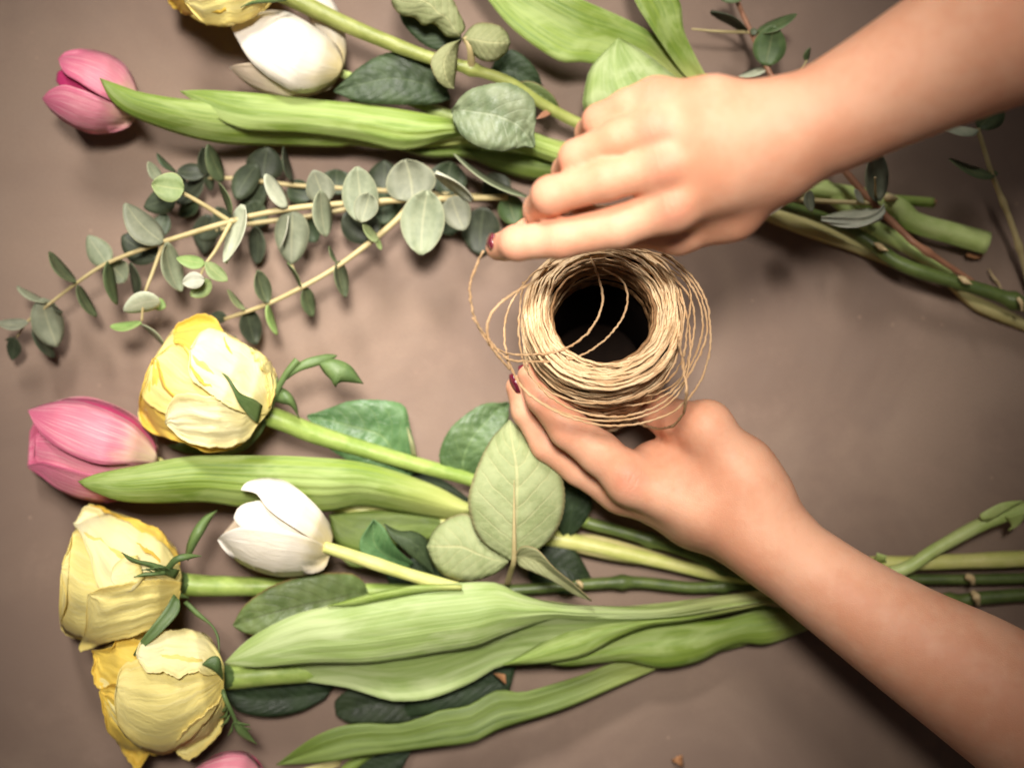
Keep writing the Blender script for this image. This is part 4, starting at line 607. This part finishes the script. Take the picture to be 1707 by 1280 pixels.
# ------------------------------------------------------------------ twine
def spool():
    t = thing('twine_spool', 'spool of natural twine held upright, its loose loops springing off the rim', 'twine', 1000, 600)
    th = math.radians(17); a = np.array([0, math.sin(th), math.cos(th)]); e1 = np.array([1.0, 0, 0]); e2 = np.cross(a, e1)
    top = np.array(P(1006, 522, .112)); ri, ro, h = .0276, .0415, .098
    def pt(r, ang, d): return top - a * d + r * (math.cos(ang) * e1 + math.sin(ang) * e2)   # d: depth below the rim plane
    prof_ = [(ri - .001, h), (ri - .001, .012), (ri + .0012, .006), (ri + .005, .0025), ((ri + ro) / 2, .0012), (ro - .005, .0035), (ro - .0015, .009), (ro - .001, .02), (ro - .005, h * .6), (ro - .008, h), (ri - .001, h)]
    n = 72; V = []; U = []
    for i, (r, d) in enumerate(prof_):
        for j in range(n + 1): V.append(pt(r, 2 * math.pi * j / n, d)); U.append((j / n, i))
    emit('winding_body', t, 'core', V, [f for f in grid_faces(len(prof_) - 1, n)], U)  # dark colour stands for shade in the gaps between strands
    # a card tube floor inside, coloured near-black for the hole's shade
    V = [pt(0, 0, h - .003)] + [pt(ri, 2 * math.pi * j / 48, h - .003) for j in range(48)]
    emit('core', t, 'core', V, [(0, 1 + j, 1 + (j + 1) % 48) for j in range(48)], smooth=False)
    def rings(name, specs, rad, mat, seg=110, sides=6):
        VV = []; FF = []; UU = []
        for (r, d, tx, ty, wv) in specs:
            s1, s2, s3 = [random.uniform(0, 6.28) for _ in range(3)]; base = len(VV); C = []
            for i in range(seg + 1):
                A = 2 * math.pi * i / seg
                rr = r + wv * (math.sin(2 * A + s1) * .5 + .35 * math.sin(3 * A + s2) + .18 * math.sin(7 * A + s3)) + .00022 * math.sin(19 * A + s1) ; dd = d + tx * math.cos(A) + ty * math.sin(A) + wv * .5 * math.sin(3 * A + s3)
                C.append(pt(max(rr, ri - .002), A, max(dd, -.003)))
            C = np.array(C); T = np.roll(C[:-1], -1, 0) - np.roll(C[:-1], 1, 0); T = np.vstack([T, T[:1]]); T /= np.linalg.norm(T, axis=1)[:, None]
            X = np.cross(T, a); X /= np.linalg.norm(X, axis=1)[:, None]; Y = np.cross(X, T); uo = 50 * random.randint(1, 400); q = rad * random.uniform(.8, 1.2)
            for i in range(seg + 1):
                for j in range(sides + 1):
                    b_ = 2 * math.pi * j / sides; VV.append(C[i] + q * (math.cos(b_) * X[i] + math.sin(b_) * Y[i])); UU.append((j / sides, uo + (i * 2 * math.pi * r / seg / .0045) % 50))
            FF += [tuple(base + k for k in f[::-1]) for f in grid_faces(seg, sides)]
        o = emit(name, t, mat, VV, FF, UU); o['kind'] = 'stuff'; return o
    S = []
    for k in range(58):                                     # the rounded rim: two loose layers of turns
        f = min(1, max(0, (k + random.uniform(-.9, .9)) / 58)); r = ri + (ro - ri) * f
        d = .0014 + .0085 * abs(2 * f - 1.0) ** 3.2 - random.uniform(-.0010, .0036)
        S.append((r, d, random.gauss(0, .0030), random.gauss(0, .0030), random.uniform(.0006, .0030)))
    rings('rim_winding', S, .00062, 'twine')
    S = []
    for k in range(72):
        d = .006 + (h - .006) * (k + random.uniform(-.5, .5)) / 72
        S.append((ro + random.uniform(-.0014, .0014) - .0065 * max(0, d / h - .12), d, random.gauss(0, .006), random.gauss(0, .006), random.uniform(.0002, .0012)))
    rings('outer_winding', S, .00068, 'twine')
    S = []
    for k in range(24):
        d = .004 + .026 * (k + random.uniform(-.5, .5)) / 24
        S.append((ri - random.uniform(.0002, .0012), d, random.gauss(0, .002), random.gauss(0, .002), random.uniform(.0001, .0005)))
    rings('inner_winding', S, .0008, 'twine_shade')
    R = 1.65
    loops = [
        ('long strand drawn off by the fingers', [(806, 418, .164), (793, 444, .160), (783, 480, .156), (788, 520, .150), (803, 555, .144), (820, 577, .142), (850, 590, .132), (885, 591, .126), (925, 587, .122), (960, 571, .122), (985, 548, .124), (1000, 520, .124), (1004, 488, .122), (994, 452, .118), (985, 430, .112)]),
        (None, [(788, 530, .152), (818, 570, .142), (846, 598, .136), (880, 602, .128), (925, 602, .122), (965, 594, .120), (1002, 572, .122), (1030, 542, .124), (1045, 510, .124), (1044, 480, .12), (1030, 462, .116), (1005, 449, .11)]),
        (None, [(842, 594, .134), (856, 622, .13), (872, 648, .128), (905, 674, .126), (945, 694, .124), (992, 707, .122), (1042, 709, .122), (1088, 700, .124), (1130, 680, .126), (1165, 640, .128), (1182, 590, .13), (1184, 548, .13), (1178, 505, .128), (1160, 470, .126), (1132, 440, .122), (1092, 412, .114)]),
        (None, [(876, 602, .118), (888, 630, .12), (918, 662, .12), (960, 684, .12), (1005, 694, .12), (1050, 692, .121), (1096, 676, .123), (1132, 646, .125), (1162, 600, .127), (1178, 555, .128), (1172, 505, .126), (1148, 462, .122), (1110, 428, .116), (1060, 418, .11)]),
        (None, [(930, 440, .118), (895, 452, .12), (870, 478, .122), (850, 510, .124), (841, 545, .126), (843, 580, .13), (852, 612, .128), (872, 646, .124), (915, 678, .122), (975, 698, .12), (1040, 700, .12), (1100, 682, .121), (1135, 650, .12), (1148, 610, .118), (1150, 560, .116), (1142, 515, .114), (1122, 478, .110), (1096, 458, .106)]),
        ('loose out-of-focus strand', [(930, 440, .13), (895, 466, .142), (855, 490, .15), (825, 515, .154), (812, 545, .152), (818, 575, .148), (836, 600, .142), (850, 615, .136)]),
        (None, [(872, 470, .118), (866, 520, .12), (866, 570, .12), (880, 620, .116), (920, 655, .114), (980, 672, .112), (1040, 666, .112), (1100, 640, .114), (1130, 590, .116), (1136, 540, .117), (1130, 490, .116)]),
        (None, [(1095, 440, .112), (1130, 470, .115), (1152, 500, .116), (1158, 540, .116), (1150, 590, .116), (1130, 640, .112), (1090, 668, .106), (1040, 676, .096), (1000, 668, .086)]),
        (None, [(1118, 452, .114), (1140, 466, .118), (1152, 492, .12), (1146, 540, .119), (1140, 590, .116), (1118, 630, .108), (1080, 655, .098), (1040, 660, .09)]),
        ('loose out-of-focus strand', [(1126, 545, .106), (1131, 566, .118), (1136, 590, .132), (1141, 620, .142), (1144, 655, .145), (1138, 690, .125), (1116, 712, .10), (1080, 712, .07), (1055, 700, .045)]),
        (None, [(1078, 418, .112), (1104, 430, .118), (1140, 460, .122), (1164, 500, .124), (1172, 545, .124), (1160, 590, .12), (1134, 632, .112), (1096, 656, .1), (1050, 664, .09)]),
        (None, [(1010, 430, .110), (960, 440, .114), (925, 470, .117), (912, 510, .118), (915, 548, .118), (940, 590, .115)])]
    for lb, q in loops:
        tube('loose_strand', t, 'twine', q, R if lb is None or 'long' in lb else 2.0, 7, 16, wob=.5, wf=420, kink=1.6, label=lb)
spool()
# ------------------------------------------------------------------ the person's two arms, one continuous skin each
def smin(a, b, k):
    h = np.clip(.5 + .5 * (b - a) / k, 0, 1); return b * (1 - h) + a * h - k * h * (1 - h)
class Field:
    def __init__(s, lo, hi, h):
        s.lo = np.array(lo, float); s.h = h; s.n = np.ceil((np.array(hi) - s.lo) / h).astype(int) + 1
        ax = [(s.lo[i] + h * np.arange(s.n[i])).astype(np.float32) for i in range(3)]; s.g = np.meshgrid(*ax, indexing='ij', sparse=True)
    def cap(s, a, b, ra, rb):
        a = np.array(a, np.float32); b = np.array(b, np.float32); d = b - a; dd = float(d @ d) + 1e-12
        q = [s.g[i] - a[i] for i in range(3)]; t = np.clip((q[0] * d[0] + q[1] * d[1] + q[2] * d[2]) / dd, 0, 1)
        return np.sqrt((q[0] - t * d[0]) ** 2 + (q[1] - t * d[1]) ** 2 + (q[2] - t * d[2]) ** 2) - (ra + (rb - ra) * t)
    def chain(s, pts, rad, k):
        d = None
        for i in range(len(pts) - 1):
            c = s.cap(pts[i], pts[i + 1], rad[i], rad[i + 1]); d = c if d is None else smin(d, c, k)
        return d
def surface_nets(f, lo, h):
    ins = f < 0; nx, ny, nz = f.shape; cnt = np.zeros((nx - 1, ny - 1, nz - 1), np.int8)
    cor = [(i, j, k) for i in (0, 1) for j in (0, 1) for k in (0, 1)]; sl = lambda c: (slice(c[0], nx - 1 + c[0]), slice(c[1], ny - 1 + c[1]), slice(c[2], nz - 1 + c[2]))
    for c in cor: cnt += ins[sl(c)]
    act = (cnt > 0) & (cnt < 8); idx = np.full(act.shape, -1, np.int64); I = np.argwhere(act); idx[act] = np.arange(len(I))
    pos = np.zeros((len(I), 3)); num = np.zeros(len(I))
    for a in cor:
        for ax in range(3):
            if a[ax]: continue
            b = list(a); b[ax] = 1; fa = f[I[:, 0] + a[0], I[:, 1] + a[1], I[:, 2] + a[2]]; fb = f[I[:, 0] + b[0], I[:, 1] + b[1], I[:, 2] + b[2]]
            m = (fa < 0) != (fb < 0); t = np.where(m, fa / np.where(m, fa - fb, 1), 0); p = np.tile(np.array(a, float), (len(I), 1)); p[:, ax] = t
            pos += np.where(m[:, None], p, 0); num += m
    V = np.array(lo) + h * (I + pos / num[:, None]); F = []
    for ax in range(3):
        o = [q for q in range(3) if q != ax]; s0 = [slice(1, -1)] * 3; s0[ax] = slice(0, -1); s1 = [slice(1, -1)] * 3; s1[ax] = slice(1, None)
        A = ins[tuple(s0)]; B = ins[tuple(s1)]; E_ = np.argwhere(A != B); fl = A[A != B]; E_[:, o[0]] += 1; E_[:, o[1]] += 1
        def ix(du, dv):
            q = E_.copy(); q[:, o[0]] -= du; q[:, o[1]] -= dv; return idx[q[:, 0], q[:, 1], q[:, 2]]
        Q = np.stack([ix(1, 1), ix(0, 1), ix(0, 0), ix(1, 0)], 1)
        if ax == 1: fl = ~fl
        Q[~fl] = Q[~fl][:, ::-1]; F.append(Q[(Q >= 0).all(1)])
    return V, np.vstack(F)
def relax(V, F, it):
    e = np.vstack([F[:, [0, 1]], F[:, [1, 2]], F[:, [2, 3]], F[:, [3, 0]]]); n = len(V); deg = np.bincount(e.ravel(), minlength=n).astype(float)
    for _ in range(it):
        for lam in (.5, -.52):
            acc = np.zeros_like(V)
            for c in range(3): acc[:, c] = np.bincount(e[:, 0], V[e[:, 1], c], n) + np.bincount(e[:, 1], V[e[:, 0], c], n)
            V = V + lam * (acc / deg[:, None] - V)
    return V
def arm_mesh(parent, label, palm, fingers, lo, hi, kf=.007, res=.0015):
    f = Field(lo, hi, res); D = None
    for (pts, rad, k) in palm:
        if len(pts) >= 4:
            q = crom([(*a, b * 1e4) for a, b in zip(pts, rad)], 22); pts, rad = [tuple(x[:3]) for x in q], [x[3] / 1e4 for x in q]
        c = f.chain([P(*p) for p in pts], rad, .008); D = c if D is None else smin(D, c, k)
    G = None
    for pts, rad in fingers:
        c = f.chain([P(*p) for p in pts], rad, .003)
        G = c if G is None else smin(G, c, .0012)
    D = smin(D, G, kf); V, F = surface_nets(np.ascontiguousarray(D), f.lo, res); V = relax(V, F, 4)
    o = emit('arm', parent, 'skin', V, [tuple(map(int, q)) for q in F]); o['label'] = label
    return o
def nail(arm, c, d, nrm, ln, wd):
    """varnished nail: centre, growing direction, facing direction (world)"""
    c, d, nrm = Vector(c), Vector(d).normalized(), Vector(nrm).normalized(); s = nrm.cross(d).normalized(); nrm = d.cross(s); V = []; nu, nv = 10, 8
    for i in range(nu + 1):
        u = i / nu; k = math.sin(math.pi * (.10 + .86 * u)) ** .4
        for j in range(nv + 1):
            v = 2 * j / nv - 1; V.append(c + d * ln * (u - .5) + s * wd / 2 * k * v + nrm * (.0016 * (1 - v * v) - .0009 * (2 * u - 1) ** 2))
    o = emit('fingernail', arm, 'nail', V, grid_faces(nu, nv)); md = o.modifiers.new('thickness', 'SOLIDIFY'); md.thickness = .0007; md.offset = 0
    return o
def person():
    t = thing('person', 'person with bare forearms and dark red nails reaching in from the right to unwind twine', 'person', 1640, 700)
    J = []
    for q in (((1000, 755, .079), (948, 715, .082), (905, 662, .083)), ((948, 715, .082), (905, 662, .083), (884, 626, .081)), ((968, 776, .055), (915, 738, .058), (879, 684, .061)), ((1240, 802, .082), (1178, 712, .085), (1138, 704, .072)),
              ((1095, 168, .193), (1000, 203, .186), (985, 222, .164)), ((1092, 214, .20), (963, 264, .192), (948, 286, .168)), ((1106, 276, .20), (918, 326, .192), (902, 350, .17)), ((1120, 345, .193), (935, 398, .186), (862, 405, .178)), ((935, 398, .186), (862, 405, .178), (832, 412, .164))):
        a_, b_, c_ = [P(*v) for v in q]; J.append((b_, c_ - a_, .0145, .0042))
    for q in (((1190, 176, .21), (1095, 168, .20), (1000, 203, .19)), ((1190, 212, .21), (1092, 214, .21), (963, 264, .20)), ((1195, 254, .21), (1106, 276, .21), (918, 326, .2)), ((1205, 300, .205), (1120, 345, .204), (935, 398, .19)), ((1180, 848, .08), (1052, 800, .087), (948, 715, .09))):
        a_, b_, c_ = [P(*v) for v in q]; J.append((b_, c_ - a_, .013, .006))
    M['skin'] = mk_skin(J, t.location.copy())
    # left hand round the spool, thumb side up
    W = (1280, 900, .074)
    palm = [([(1900, 1325, .104), (1653, 1150, .092), (1525, 1072, .085), (1402, 990, .079), W], [.039, .0325, .0264, .0213, .0192], .01),
            ([(1900, 1328, .088), (1653, 1154, .076), (1525, 1076, .07), (1402, 995, .066), (1280, 906, .058)], [.037, .0305, .0246, .0198, .0176], .012),
            ([W, (1180, 848, .074), (1052, 800, .075)], [.0185, .0165, .0125], .014),
            ([(1285, 905, .06), (1160, 858, .056), (1040, 812, .054)], [.018, .0165, .013], .014),
            ([(1290, 905, .05), (1160, 858, .040), (1045, 806, .036)], [.016, .015, .012], .014),
            ([(1275, 880, .074), (1240, 802, .082), (1178, 712, .085)], [.018, .0168, .0134], .014),
            ([(1250, 850, .074), (1160, 790, .068), (1090, 765, .062)], [.018, .014, .010], .016),
            ([(1262, 822, .076), (1238, 780, .080)], [.0175, .0165], .01)]
    fingers = [([(1052, 800, .075), (1000, 755, .079), (948, 715, .082), (905, 662, .083), (884, 626, .081)], [.0125, .0115, .0105, .0090, .0070]),
               ([(1036, 816, .050), (968, 776, .055), (915, 738, .058), (879, 684, .061), (863, 645, .062)], [.013, .0112, .0102, .0085, .0066]),
               ([(1045, 806, .036), (965, 765, .042), (915, 728, .046), (888, 680, .048), (880, 640, .048)], [.012, .0105, .0098, .0085, .0066]),
               ([(1060, 800, .022), (990, 760, .026), (940, 725, .030), (915, 690, .032)], [.0105, .0092, .0082, .0066]),
               ([(1178, 712, .085), (1138, 704, .072), (1105, 690, .058), (1080, 682, .048)], [.0134, .0115, .0108, .0085])]
    arm = arm_mesh(t, 'left arm, its hand gripping the spool', palm, fingers, (-.006, -.36, .002), (.345, .02, .145))
    nail(arm, P(872.5, 626, .082), P(884, 612, .08) - P(898, 650, .083), (-.80, -.15, .45), .011, .0085)
    nail(arm, P(857, 640, .067), P(868, 628, .066) - P(884, 675, .066), (-.82, -.2, .35), .011, .0085)
    # right hand, palm down above the spool, drawing the strand
    palm = [([(1900, -96, 0.250), (1700, 24, 0.230), (1600, 74, 0.218), (1480, 138, 0.208), (1370, 196, 0.200), (1292, 222, 0.196)], [.034, .031, .028, .0235, .0205, .0195], .01),
            ([(1900, -76, 0.235), (1700, 46, 0.215), (1600, 94, 0.204), (1480, 156, 0.196), (1370, 212, 0.190), (1292, 240, 0.186)], [.032, .029, .026, .0215, .019, .0175], .012),
            ([(1285, 195, 0.197), (1190, 176, 0.200), (1095, 168, 0.193)], [.014, .0125, .010], .014),
            ([(1285, 215, 0.200), (1190, 212, 0.204), (1092, 214, 0.200)], [.0145, .0128, .0105], .014),
            ([(1285, 235, 0.200), (1195, 254, 0.204), (1106, 276, 0.200)], [.0145, .013, .0108], .014),
            ([(1285, 258, 0.196), (1205, 300, 0.198), (1120, 345, 0.193)], [.0145, .013, .011], .014),
            ([(1280, 280, 0.185), (1215, 345, 0.172), (1130, 385, 0.160)], [.0175, .0155, .0115], .016),
            ([(1250, 250, 0.180), (1160, 300, 0.178)], [.017, .014], .016),
            ([(1095, 168, .197), (1094, 168, .197)], [.0085, .0085], .006), ([(1092, 214, .2045), (1091, 214, .2045)], [.0088, .0088], .006),
            ([(1106, 277, .2045), (1105, 277, .2045)], [.009, .009], .006), ([(1120, 345, .1975), (1119, 345, .1975)], [.009, .009], .006),
            ([(1265, 214, .2085), (1180, 211, .2095), (1096, 214, .2085)], [.0028, .0032, .0032], .006), ([(1265, 232, .2085), (1190, 252, .2095), (1110, 276, .2085)], [.0028, .0033, .0033], .006),
            ([(1262, 252, .2045), (1195, 292, .2045), (1124, 342, .2025)], [.0028, .0032, .0032], .006)]
    fingers = [([(1095, 168, 0.193), (1048, 180, 0.193), (1000, 203, 0.186), (985, 222, 0.164), (1000, 240, 0.150)], [.010, .0088, .0082, .0075, .0062]),
               ([(1092, 214, 0.200), (1030, 232, 0.200), (963, 264, 0.192), (948, 286, 0.168), (965, 305, 0.150)], [.0105, .0095, .0088, .008, .0066]),
               ([(1106, 276, 0.200), (1010, 300, 0.200), (918, 326, 0.192), (902, 350, 0.170), (945, 366, 0.156), (1000, 368, 0.150)], [.0108, .0098, .009, .0084, .0080, .0070]),
               ([(1120, 345, 0.193), (1030, 378, 0.191), (935, 398, 0.186), (862, 405, 0.178), (832, 412, 0.164)], [.011, .0098, .0092, .0084, .0068]),
               ([(1130, 380, .160), (1040, 378, .156), (955, 374, .156), (885, 392, .154), (842, 414, .156)], [.0115, .0105, .0098, .0085, .0066])]
    arm = arm_mesh(t, 'right arm, its hand pinching the loose twine', palm, fingers, (-.035, .055, .13), (.31, .245, .29), kf=.006)
    nail(arm, P(818, 404, .169), P(820, 414, .156) - P(840, 402, .176), (-.75, .05, .55), .010, .0085)
    return t
person()
